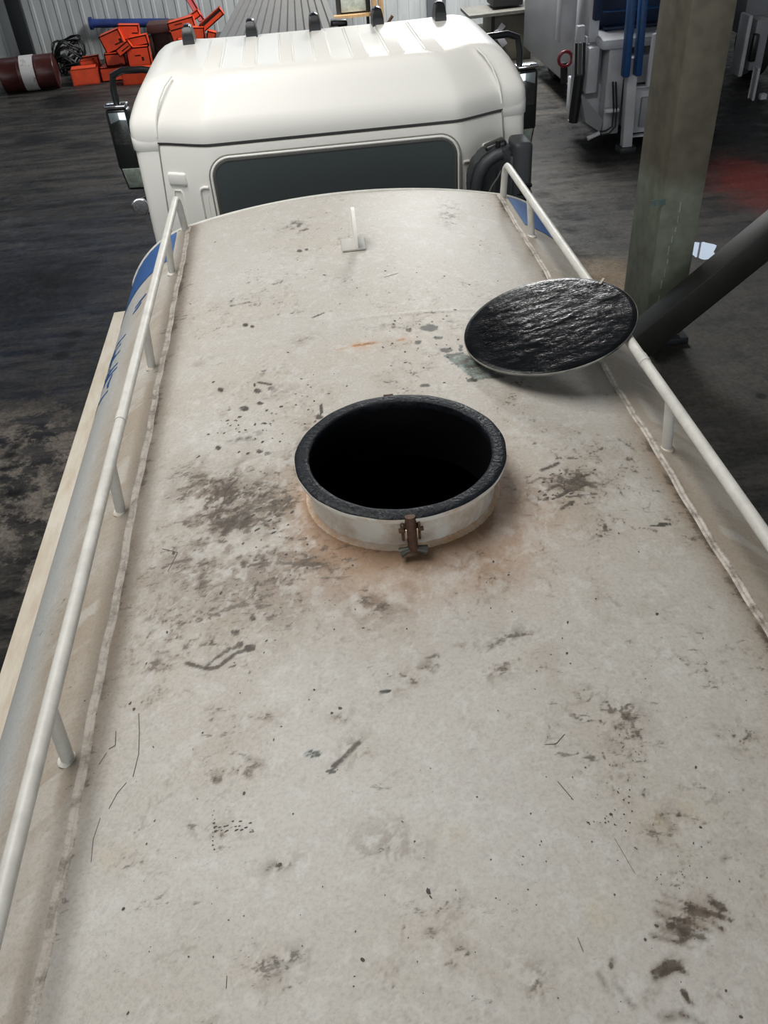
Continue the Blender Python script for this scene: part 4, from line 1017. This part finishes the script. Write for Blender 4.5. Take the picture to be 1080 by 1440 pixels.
# ------------------------------------------------------------------ column and leaning beam on the right
b = B(); add_box(b, (2.74, 4.89, G+3.5), (0.325, 0.58, 7.0), bevel=0.008)
col = tag(obj('column', b, 'pillar'), 'tall square column painted green-grey at the bottom, right of the tank truck', 'column')
b = B(); dp = at(925, 285, Y=4.598); add_box(b, (dp.x, 4.598, dp.z), (0.12, 0.004, 0.045)); obj('blue_daub', b, mat('teal_daub', (0.05, 0.14, 0.17), 0.6, color2=(0.17, 0.19, 0.15), vscale=20), col, sm=0)
R4 = random.Random(5)
for k in range(9):
    c_ = at(956-k*3.6+R4.uniform(-1.5, 1.5), 290+k*16+R4.uniform(-3, 3), Y=4.598)
    b = B(); add_box(b, (c_.x, 4.5975, c_.z), (R4.uniform(0.004, 0.010), 0.004, R4.uniform(0.03, 0.08))); obj('paint_run', b, mat('chalk_run', (0.36, 0.40, 0.36), 0.7), col, sm=0)
b = B(); add_box(b, (2.74, 4.89, G+0.03), (0.46, 0.72, 0.06), bevel=0.01); obj('base_plate', b, 'steel_dark', col)
br0 = at(898, 480, Y=4.30); br1 = at(1080, 331, Y=4.30)
d = (br1-br0).normalized(); foot = br0+d*((G+0.13-br0.z)/d.z); topp = br0+d*4.2
b = B()
mid = (foot+topp)/2; Ln = (topp-foot).length
rotm = Matrix.Rotation(-math.atan2(d.z, d.x), 3, 'Y')
add_box(b, mid, (Ln, 0.22, 0.24), rot=rotm, bevel=0.012)
tag(obj('steel_brace', b, mat('dark_steel_brace', (0.022, 0.021, 0.018), 0.45, var=0.4, vscale=5)), 'dark steel beam leaning up to the right from the foot of the column', 'beam')

# ------------------------------------------------------------------ background left: drum, cables, orange boxes
c0 = at(5, 108, Y=16.9); c1 = at(80, 103, Y=16.9)
zb = G+0.305
drum = thing('oil_drum', 'dark red drum with a pale band lying by the back wall', 'barrel', ((c0.x+c1.x)/2, 16.9, G))
cl = (c1.x-c0.x); cxm = (c0.x+c1.x)/2
prof = [(0.0, -cl/2+0.015), (0.285, -cl/2+0.015), (0.30, -cl/2), (0.305, -cl/2+0.01), (0.30, -cl/2+0.03), (0.298, -cl/6-0.02), (0.306, -cl/6), (0.298, -cl/6+0.02), (0.298, cl/6-0.02), (0.306, cl/6), (0.298, cl/6+0.02), (0.30, cl/2-0.03), (0.305, cl/2-0.01), (0.30, cl/2), (0.285, cl/2-0.015), (0.0, cl/2-0.015)]
ax = Matrix.Rotation(0.08, 4, 'Z') @ Matrix.Rotation(math.pi/2, 4, 'Y')
b = B(); add_lathe(b, prof, 40, axis=ax, center=(cxm, 16.9, zb)); obj('drum_shell', b, 'barrel', drum, sm=30)
b = B(); add_lathe(b, [(0.300, -0.03), (0.3085, -0.03), (0.3085, 0.22), (0.300, 0.22)], 40, axis=ax, center=(cxm-0.08, 16.9, zb)); obj('printed_band', b, 'band', drum, sm=30)

cab_c = at(95, 88, Y=18.0)
heap = thing('cable_heap', 'tangled heap of black cables between the drum and the orange boxes', 'cables', (cab_c.x, 18.0, G))
R2 = random.Random(11)
for k in range(14):
    b = B(); pts = []
    ph = R2.uniform(0, 6.28); rr = R2.uniform(0.12, 0.30); zc = R2.uniform(0.12, 0.42)
    for i in range(26):
        a = ph+i*0.32
        pts.append((cab_c.x+0.05+rr*1.1*math.cos(a)+0.05*math.sin(2.3*a), 18.0+rr*0.6*math.sin(a), G+max(0.03, zc+rr*0.9*math.sin(a+ph)+0.06*math.sin(3*a))))
    add_tube(b, pts, 0.016, 6); obj('cable', b, 'cable', heap, sm=60)

def orange_box(u0, v0, u1, v1, Y, depth, label, tilt=0.0, yaw=0.0, slots=(), name='orange_steel_box', onfloor=False, drop=None):
    """folded-steel box that fills the picture rectangle; slots are notches cut into its front (x0, x1, z0, z1 in 0..1)"""
    p = at(u0, v1, Y=Y); q = at(u1, v0, Y=Y)
    w = abs(q.x-p.x); h = abs(q.z-p.z); cx = (p.x+q.x)/2; cz = (p.z+q.z)/2
    if onfloor: h = q.z-G-0.002; cz = G+0.002+h/2
    t = thing(name, label, 'box', (cx, Y, cz-h/2), 'orange steel boxes by the back wall')
    rot = Matrix.Rotation(yaw, 3, 'Z') @ Matrix.Rotation(tilt, 3, 'Y')
    def put(b): 
        bmesh.ops.rotate(b, cent=(0, 0, 0), matrix=rot, verts=b.verts[:]); bmesh.ops.translate(b, vec=(cx, Y+depth/2, cz), verts=b.verts[:])
    th = 0.02
    b = B()   # hollow shell: back, sides, top, bottom
    add_box(b, (0, depth/2-th/2, 0), (w, th, h)); add_box(b, (-w/2+th/2, 0, 0), (th, depth, h)); add_box(b, (w/2-th/2, 0, 0), (th, depth, h))
    add_box(b, (0, 0, h/2-th/2), (w, depth, th)); add_box(b, (0, 0, -h/2+th/2), (w, depth, th)); put(b)
    obj('box_shell', b, 'orange', t, sm=0)
    # front plate built around its notches
    xs = sorted({0, 1, *[s[0] for s in slots], *[s[1] for s in slots]}); zs = sorted({0, 1, *[s[2] for s in slots], *[s[3] for s in slots]})
    b = B()
    for x0, x1 in zip(xs[:-1], xs[1:]):
        for z0, z1 in zip(zs[:-1], zs[1:]):
            if any(s[0] <= x0 and x1 <= s[1] and s[2] <= z0 and z1 <= s[3] for s in slots): continue
            add_box(b, ((x0+x1)/2*w-w/2, -depth/2+th/2, (z0+z1)/2*h-h/2), ((x1-x0)*w, th, (z1-z0)*h))
    put(b); obj('front_plate', b, 'orange', t, sm=0)
    b = B(); add_box(b, (0, -depth/2+0.06, 0), (w-2*th, 0.01, h-2*th)); put(b); obj('shade_sheet', b, 'frame_dark', t, sm=0)  # dark sheet standing in for the shade seen through the notches
    return t
orange_box(102, 95, 134, 119, 16.9, 0.35, 'orange steel box standing alone beside the black cables', yaw=0.12, onfloor=True, slots=())
orange_box(114, 84, 130, 96, 17.3, 0.14, 'small orange block behind the lone box by the cables', yaw=0.1)
orange_box(124, 78, 138, 112, 17.48, 0.12, 'narrow upright orange channel behind the lone box', tilt=-0.05)
orange_box(143, 93, 173, 112, 17.0, 0.4, 'low orange box at the bottom left of the pile', onfloor=True)
orange_box(174, 96, 212, 116, 16.5, 0.35, 'wide low orange box at the front of the pile', yaw=-0.1, onfloor=True)
orange_box(150, 74, 174, 94, 17.05, 0.3, 'orange box in the second layer at the left of the pile', slots=((.6, .85, .1, .18),))
orange_box(146, 44, 170, 73, 17.15, 0.3, 'tilted orange box with a stepped slot, left in the pile', tilt=-0.28, slots=((.55, 1, .25, .34), (.8, 1, .34, .5)))
orange_box(164, 62, 184, 76, 16.88, 0.15, 'small tilted orange box in the middle of the pile', tilt=-0.5, slots=((.3, .9, .35, .5),))
orange_box(169, 34, 193, 58, 17.33, 0.2, 'topmost orange box of the pile in front of the blue pipe', tilt=0.08, slots=((.65, 1, .42, .52),))
orange_box(183, 50, 206, 66, 17.15, 0.2, 'orange box under the topmost one, right in the pile', tilt=-0.1)
orange_box(182, 65, 208, 96, 17.0, 0.22, 'orange box in the second layer at the right of the pile', slots=((.35, .6, .55, .62), (.62, .72, .3, .5)))
orange_box(172, 78, 184, 96, 17.42, 0.1, 'narrow orange plate between the two second-layer boxes', tilt=0.1, slots=((.2, .4, .2, .8), (.6, .8, .2, .8)))
orange_box(241, 26, 273, 57, 17.2, 0.3, 'orange bracket box with two notches above the cab roof edge', tilt=-0.16, slots=((0, .5, .55, .63), (.25, .55, .78, .84)))
orange_box(262, 18, 281, 30, 17.47, 0.2, 'short orange channel tilted behind the notched bracket box', tilt=-0.45)
orange_box(280, 20, 315, 36, 16.9, 0.2, 'long orange channel leaning up to the right above the cab roof', tilt=-0.55, slots=((.04, .96, .55, .9),))
orange_box(272, 38, 286, 61, 16.8, 0.2, 'upright orange block behind the first roof lamp', tilt=0.08)
orange_box(249, 55, 261, 61, 16.75, 0.2, 'small orange block left of the first roof lamp')
orange_box(292, 44, 302, 60, 16.7, 0.2, 'small orange flap below the leaning channel', tilt=0.3)
bt = at(275, 60, Y=16.85); bl_ = at(238, 60, Y=16.85); br_ = at(312, 60, Y=16.85)
sb_ = thing('added_support_box', 'added dark support box under the orange brackets behind the cab roof', 'bin', (bt.x, 17.2, G))  # assumed box, added only to hold up the orange brackets
b = B(); add_box(b, (bt.x, 17.2, (G+bt.z)/2), (br_.x-bl_.x, 1.1, bt.z-G), bevel=0.01); obj('support_box_body', b, 'frame_dark', sb_)
b = B(); add_box(b, (bt.x, 16.64, bt.z-0.05), (br_.x-bl_.x+0.04, 0.03, 0.06)); obj('support_box_rim', b, 'brown_crate', sb_, sm=0)
# maroon crate between the two orange groups
p = at(208, 48, Y=17.6); q = at(243, 32, Y=17.6)
crate = thing('maroon_crate', 'maroon steel crate behind the orange boxes', 'crate', ((p.x+q.x)/2, 17.6, G))
b = B(); add_box(b, ((p.x+q.x)/2, 17.85, (p.z+q.z)/2), (q.x-p.x, 0.5, q.z-p.z), bevel=0.01); obj('crate_top', b, 'brown_crate', crate)
p2 = at(211, 50, Y=17.7); q2 = at(240, 50, Y=17.7)
for x in (p2.x, q2.x):
    b = B(); add_box(b, (x, 17.75, (G+p2.z)/2), (0.07, 0.2, p2.z-G), bevel=0.005); obj('crate_leg', b, 'brown_crate', crate)
b = B(); add_box(b, ((p2.x+q2.x)/2, 17.95, (G+p2.z)/2), (q2.x-p2.x, 0.2, p2.z-G)); obj('crate_panel', b, 'brown_crate', crate, sm=0)
# blue pipe on the wall
a = at(128, 33, Y=WALL_Y-0.12); c = at(238, 32, Y=WALL_Y-0.12)
b = B(); add_tube(b, [(a.x, WALL_Y-0.12, a.z), (c.x, WALL_Y-0.12, c.z)], 0.085, 16)
pipe = tag(obj('blue_pipe', b, 'blue_pipe'), 'blue pipe running along the back wall above the orange pile', 'pipe')
b = B(); add_lathe(b, [(0.0, -0.03), (0.12, -0.03), (0.12, 0.03), (0.0, 0.03)], 20, axis=Matrix.Rotation(math.pi/2, 4, 'Y'), center=(a.x, WALL_Y-0.12, a.z)); obj('pipe_flange', b, 'blue_pipe', pipe)
for t_ in (0.2, 0.8):
    b = B(); add_box(b, (a.x+(c.x-a.x)*t_, WALL_Y-0.02, a.z+(c.z-a.z)*t_), (0.08, 0.12, 0.05)); obj('added_pipe_bracket', b, 'steel_dark', pipe, sm=0)  # brackets added so that the pipe is held to the wall
# red angle iron leaning on the wall
a = at(283, 30, Y=18.0); c = at(262, -6, Y=18.4)
b = B(); dd = c-a
rt = dd.normalized().to_track_quat('Z', 'Y').to_matrix()
add_box(b, (a+c)/2, (0.10, 0.02, dd.length), rot=rt); add_box(b, (a+c)/2+Vector((0.05, 0.04, 0)), (0.02, 0.10, dd.length), rot=rt)
tag(obj('red_angle_iron', b, mat('red_iron', (0.30, 0.03, 0.03), 0.5), sm=0), 'red angle iron leaning on the back wall behind the orange channels', 'metal bar')

# ------------------------------------------------------------------ grey ribbed trailer ahead of the cab
ZT = -0.80
a, c, d_, e_ = at(303, 58, Z=ZT), at(478, 40, Z=ZT), at(467, 0, Z=ZT), at(333, 0, Z=ZT)
x0, x1 = a.x, c.x; y0 = a.y; y1 = 14.6
tr = thing('covered_trailer', 'low trailer with a dark grey ribbed cover parked ahead of the cab', 'trailer', ((x0+x1)/2, (y0+y1)/2, G))
b = B(); lo = [(x0+0.05, y0+0.05), (x1-0.05, y0+0.05), (x1-0.10, y1), (x0+0.30, y1)]
add_prism(b, lo, ZT-0.03-(G+0.5), Matrix.Translation((0, 0, G+0.5))); obj('trailer_body', b, 'grey_roof', tr, sm=0)
nP = 14
for k in range(nP):
    t0, t1 = k/nP, (k+1)/nP
    g = lambda t, y: (x0+(x1-x0)*t) if y == y0 else ((x0+0.28)+(x1-0.06-x0-0.28)*t)
    b = B()
    A_ = [(g(t0, y0), y0), (g(t1, y0), y0), (g(t1, y1), y1), (g(t0, y1), y1)]
    ins = 0.012
    top = [(A_[0][0]+ins, A_[0][1]+0.01), (A_[1][0]-ins, A_[1][1]+0.01), (A_[2][0]-ins, A_[2][1]), (A_[3][0]+ins, A_[3][1])]
    v0 = [b.verts.new((x, y, ZT-0.022)) for x, y in A_]; v1 = [b.verts.new((x, y, ZT)) for x, y in top]
    b.faces.new(v0[::-1]); b.faces.new(v1)
    for i in range(4): b.faces.new((v0[i], v0[(i+1) % 4], v1[(i+1) % 4], v1[i]))
    obj('cover_panel', b, 'grey_roof', tr, sm=0)
for x in (x0+0.25, x1-0.25):
    for y in (y0+0.9, y1-0.9):
        b = B(); add_lathe(b, [(0.0, -0.09), (0.18, -0.09), (0.30, -0.1), (0.33, -0.07), (0.33, 0.07), (0.30, 0.1), (0.18, 0.09), (0.0, 0.09)], 24, axis=Matrix.Rotation(math.pi/2, 4, 'Y'), center=(x, y, G+0.33)); obj('wheel', b, 'tyre', tr)
k0 = at(480, 33, Y=y0+0.3)
b = B(); add_box(b, (k0.x-0.03, y0+0.35, k0.z), (0.22, 0.16, 0.09), bevel=0.03, seg=3); obj('corner_buffer', b, 'black_gloss', tr)

# framed pane, timber, by the back wall
p = at(474, 25, Y=17.8); q = at(520, -8, Y=17.8)
cxp, wp = (p.x+q.x)/2, q.x-p.x
zp0, zp1 = p.z, p.z+1.5
fr = thing('framed_pane', 'pale window pane in a dark frame leaning by the back wall beside the timber', 'window pane', (cxp, 17.8, zp0))
b = B(); add_box(b, (cxp, 17.85, (zp0+zp1)/2), (wp, 0.05, zp1-zp0)); obj('frame_back', b, 'frame_dark', fr, sm=0)
b = B(); add_box(b, (cxp, 17.81, zp0+0.30), (wp*0.72, 0.03, 0.44), bevel=0.004); obj('pane', b, 'pane', fr)
b = B(); add_box(b, (cxp-0.02, 17.80, zp0+0.97), (wp*0.72, 0.03, 0.70), bevel=0.004); obj('pane', b, 'pane', fr)
b = B(); add_box(b, (cxp, 17.75, zp0+0.02), (wp*1.2, 0.16, 0.05)); obj('sill_board', b, 'wood', fr, sm=0)
for dx in (-wp*0.4, wp*0.4):
    b = B(); add_box(b, (cxp+dx, 17.8, (G+zp0)/2), (0.06, 0.06, zp0-G)); obj('frame_leg', b, 'frame_dark', fr, sm=0)
a = at(532, 30, Y=17.6)
tim = thing('timber_post', 'pale yellow pair of timber posts by the back wall', 'timber', (a.x, 17.6, G))
for dx in (-0.065, 0.065):
    b = B(); add_box(b, (a.x+dx, 17.6, G+1.6), (0.10, 0.12, 3.2), bevel=0.006); obj('plank', b, 'wood', tim)
# small brown hook leaning beside the timber
a = at(546, 32, Y=17.4); c = at(552, 22, Y=17.4)
b = B(); add_tube(b, [(a.x-0.1, 17.4, G), (a.x-0.05, 17.4, a.z-0.05), (a.x, 17.4, a.z), (c.x, 17.4, c.z)], 0.03, 8)
tag(obj('bent_rod', b, 'rust', sm=60), 'short bent rusty rod beside the timber posts', 'rod')

# cabinet with a shelf board, right of the cab roof
p = at(690, 86, Y=15.6); q = at(749, 14, Y=15.6)
cab2 = thing('wooden_cabinet', 'olive brown cabinet with a grey board on top behind the cab', 'cabinet', ((p.x+q.x)/2, 15.9, G))
zt = q.z-0.02
b = B(); add_box(b, ((p.x+q.x)/2, 16.0, (G+zt)/2), (q.x-p.x, 0.8, zt-G), bevel=0.01); obj('cabinet_body', b, 'cabinet', cab2)
b = B(); add_box(b, (p.x+0.03, 15.59, (G+zt)/2), (0.06, 0.03, zt-G)); obj('dark_stile', b, 'cabinet_dark', cab2, sm=0)
l = at(659, 21, Y=15.5); r = at(752, 10, Y=15.5)
b = B(); add_box(b, ((l.x+r.x)/2, 15.9, zt+0.03), (r.x-l.x, 0.9, 0.05), rot=(0, -0.02, 0)); obj('top_board', b, 'shelf', cab2, sm=0)
b = B(); add_box(b, (p.x+0.33, 16.0, zt+0.44), (0.56, 0.6, 0.68), bevel=0.02)
tag(obj('dark_bin', b, 'cabinet_dark'), 'black bin standing on the grey board of the cabinet', 'bin')
# crumpled white plastic hung on the cabinet front
p3 = at(703, 48, Y=15.55)
b = B()
for k, (dx, dz, w, h, r) in enumerate(((0.0, 0.08, 0.10, 0.2, 0.7), (0.03, -0.10, 0.12, 0.24, -0.6), (-0.06, 0.0, 0.09, 0.16, -0.2))):
    add_box(b, (p3.x+dx, 15.55-0.01*k, p3.z+dz), (w, 0.02, h), rot=(0.1, r, 0), bevel=0.006)
tag(obj('plastic_wrapper', b, 'paper'), 'crumpled white plastic hanging on the cabinet front', 'wrapper')

# ------------------------------------------------------------------ refuse truck on the right
YT = 10.0
gt = thing('refuse_truck', 'white refuse truck with a blue hopper, its rear towards the column', 'truck', (4.6, 12.0, G))
def at_t(u, v, Y=YT): return at(u, v, Y=Y)
def panel(name, u0, v0, u1, v1, Y, depth, material, parent=gt, bev=0.015, ext=0.0):
    a = at(u0, v1, Y=Y); c = at(u1, v0, Y=Y)
    b = B(); add_box(b, ((a.x+c.x)/2, Y+depth/2, (a.z+c.z+ext)/2), (abs(c.x-a.x), depth, abs(c.z-a.z)+ext), bevel=bev); return obj(name, b, material, parent)
# long box side
b = B(); add_box(b, (4.87, 12.9, G+1.78), (1.84, 4.2, 2.9), bevel=0.03); obj('load_box', b, 'truck_grey', gt)
b = B(); add_box(b, (4.87, 12.9, G+0.55), (1.0, 4.4, 0.25)); obj('chassis', b, 'steel_dark', gt, sm=0)
for x in (4.35, 5.40):
    for y in (12.4, 14.0):
        b = B(); add_lathe(b, [(0.0, -0.1), (0.22, -0.1), (0.42, -0.13), (0.46, -0.1), (0.46, 0.1), (0.42, 0.13), (0.22, 0.1), (0.0, 0.1)], 30, axis=Matrix.Rotation(math.pi/2, 4, 'Y'), center=(x, y, G+0.46)); obj('wheel', b, 'tyre', gt)
# tailgate frame: sloping left cheek, upper fairing, door panel
panel('cheek_plate', 787, 0, 812, 62, 10.6, 0.25, 'truck_white', ext=0.5)
panel('upper_fairing', 826, 2, 846, 68, 10.2, 0.6, 'truck_white', ext=0.3)
panel('rear_upright', 803, 56, 812, 172, 10.15, 0.12, 'truck_white')
panel('rear_upright', 818, 52, 826, 150, 10.15, 0.12, 'truck_white')
panel('fairing_bracket', 811, 36, 824, 64, 10.1, 0.10, 'truck_white')
dr = panel('side_door', 823, 66, 845, 133, 10.0, 0.22, 'truck_white', bev=0.03)
panel('door_frame', 820, 60, 848, 140, 10.12, 0.3, 'truck_grey')
# hydraulic ram
a = at(806, 172, Y=9.95); c = at(815, 105, Y=9.95); e_ = at(816, 60, Y=9.95)
b = B(); add_tube(b, [a, c], 0.062, 16); ram = obj('ram_cylinder', b, 'black_gloss', gt, sm=50)
b = B(); add_tube(b, [c, e_], 0.020, 12); obj('ram_rod', b, 'gasket', ram, sm=50)
for dx in (-0.05, 0.055):
    b = B(); add_tube(b, [a+Vector((dx, 0, 0.05)), c+Vector((dx, 0, 0)), e_+Vector((dx, 0, 0))], 0.018, 8); obj('ram_hose', b, 'cable', ram, sm=50)
b = B(); rw = at(795, 83, Y=10.3); add_tube(b, [(rw.x+0.09*math.cos(k/12*6.283), 10.3, rw.z+0.09*math.sin(k/12*6.283)) for k in range(13)], 0.022, 8, cap=False); obj('valve_wheel', b, 'red_lamp', gt, sm=60)
b = B(); add_tube(b, [(rw.x, 10.35, rw.z-0.05), (rw.x+0.02, 10.35, rw.z-0.3)], 0.05, 8); obj('valve_stem', b, 'black_gloss', gt)
# hopper box, lower body, bumper slant
panel('hopper_front', 846, 64, 882, 190, 9.95, 0.8, 'truck_white', ext=0.05)
panel('hopper_rim', 846, 47, 950, 72, 9.9, 0.7, 'truck_white', bev=0.04)
panel('lower_skirt', 812, 118, 846, 172, 10.15, 0.6, 'truck_white')
b = B(); s0 = at(815, 128, Y=9.95); s1 = at(847, 168, Y=9.95); s2 = at(843, 185, Y=9.95); s3 = at(823, 172, Y=9.95)
add_prism(b, [(p.x, p.z) for p in (s0, s1, s2, s3)], 0.2, Matrix(((1, 0, 0, 0), (0, 0, 1, 9.92), (0, 1, 0, 0), (0, 0, 0, 1)))); obj('slanted_skirt', b, 'truck_grey', gt, sm=0)
hb = panel('hopper_panel', 884, 72, 960, 118, 9.95, 0.5, 'truck_white')
panel('rear_panel', 884, 118, 965, 188, 9.9, 0.5, 'truck_white')
panel('rear_panel_inset', 898, 132, 960, 180, 9.86, 0.06, 'truck_grey')
panel('cross_rib', 886, 118, 965, 123, 9.82, 0.1, 'truck_white', bev=0.006)
panel('cross_rib', 886, 186, 965, 192, 9.82, 0.1, 'truck_white', bev=0.006)
panel('rear_stile', 884, 124, 893, 197, 9.82, 0.1, 'truck_white', bev=0.006)
# chute plate at an angle, with rod
b = B(); c0 = at(918, 48, Y=9.7); c1 = at(950, 36, Y=9.7); c2 = at(950, 120, Y=9.7); c3 = at(908, 120, Y=9.7)
add_prism(b, [(p.x, p.z) for p in (c0, c1, c2, c3)], 0.06, Matrix(((1, 0, 0, 0), (0, 0, 1, 9.66), (0, 1, 0, 0), (0, 0, 0, 1)))); obj('chute_plate', b, 'truck_white', gt, sm=0)
b = B(); add_tube(b, [at(924, 47, Y=9.6), at(946, 34, Y=9.6)], 0.035, 10); obj('chute_rod', b, 'truck_white', gt, sm=60)
# post leg and stays
b = B(); l0 = at(880, 207, Y=9.75); l1 = at(889, 80, Y=9.75)
add_box(b, (l0+l1)/2, (0.13, 0.13, (l1-l0).length), rot=Matrix.Rotation(math.atan2((l1-l0).x, (l1-l0).z), 3, 'Y'), bevel=0.012); obj('support_leg', b, 'truck_white', gt)
b = B(); add_box(b, (l0.x, 9.75, G+0.04), (0.22, 0.22, 0.08), bevel=0.01); obj('leg_foot', b, 'steel_dark', gt)
for du in (0, 4):
    b = B(); add_tube(b, [at(862+du, 115, Y=9.85), at(863+du, 150, Y=9.85), at(861+du, 178, Y=9.85), at(852+du, 184+du, Y=9.85), at(842+du, 186+du, Y=9.85)], 0.014, 8); obj('thin_pipe', b, 'cable', gt, sm=60)
panel('pipe_clip', 850, 152, 872, 160, 9.84, 0.08, 'paper')
# blue hopper interior and blue lifting arms
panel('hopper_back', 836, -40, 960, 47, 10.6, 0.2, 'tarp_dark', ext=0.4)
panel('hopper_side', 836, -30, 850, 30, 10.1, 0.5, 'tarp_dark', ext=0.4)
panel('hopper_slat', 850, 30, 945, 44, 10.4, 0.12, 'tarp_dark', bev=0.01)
panel('hopper_slat', 850, 8, 945, 18, 10.4, 0.12, 'tarp_blue', bev=0.01)
for (ua, va, ub, vb) in ((890, -20, 879, 108), (906, -20, 896, 106)):
    b = B(); p_, q_ = at(ua, va, Y=9.62), at(ub, vb, Y=9.62); m_ = (p_+q_)/2
    add_box(b, m_, (0.085, 0.14, (p_-q_).length), rot=Matrix.Rotation(math.atan2((p_-q_).x, (p_-q_).z), 3, 'Y'), bevel=0.02); obj('lifting_arm', b, 'tarp_blue', gt)
# coupling on the left lower end
b = B(); p_ = at(843, 187, Y=9.8); add_tube(b, [p_, at(826, 195, Y=9.8)], 0.03, 8); obj('tow_shackle', b, 'truck_white', gt, sm=60)

# second refuse truck, mostly cut by the frame edge
g2 = thing('parked_truck', 'dim white truck rear cut off at the right edge beyond the column', 'truck', (7.2, 12.5, G))
Y2 = 11.5
def panel2(name, u0, v0, u1, v1, Y, depth, material, ext=0.0):
    return panel(name, u0, v0, u1, v1, Y, depth, material, g2, 0.02, ext)
panel2('load_box', 1042, -60, 1200, 50, Y2+0.5, 4.0, 'truck_grey', 0.6)
panel2('rear_upright', 1044, 22, 1054, 108, Y2+0.1, 0.3, 'truck_white')
panel2('rear_housing', 1052, 26, 1085, 100, Y2+0.2, 0.4, 'truck_grey')
panel2('dark_fitting', 1054, 48, 1070, 88, Y2+0.1, 0.12, 'black_gloss')
panel2('lower_leg', 1058, 96, 1068, 146, Y2, 0.15, 'truck_white')
panel2('tail_lamp', 1069, 132, 1080, 144, Y2, 0.1, 'truck_white')
b = B(); p_ = at(1062, 146, Y=Y2)
for x in (p_.x+0.5, p_.x+2.0):
    q = B(); add_lathe(q, [(0.0, -0.1), (0.22, -0.1), (0.42, -0.13), (0.46, -0.1), (0.46, 0.1), (0.42, 0.13), (0.22, 0.1), (0.0, 0.1)], 30, axis=Matrix.Rotation(math.pi/2, 4, 'Y'), center=(x, 12.9, G+0.46)); obj('wheel', q, 'tyre', g2)
b.free()

# ------------------------------------------------------------------ raise everything so that the hall floor is z = 0
for o in list(scene.objects):
    if o.parent is None and o.type in {'MESH', 'EMPTY'}:
        o.location.z += DZ
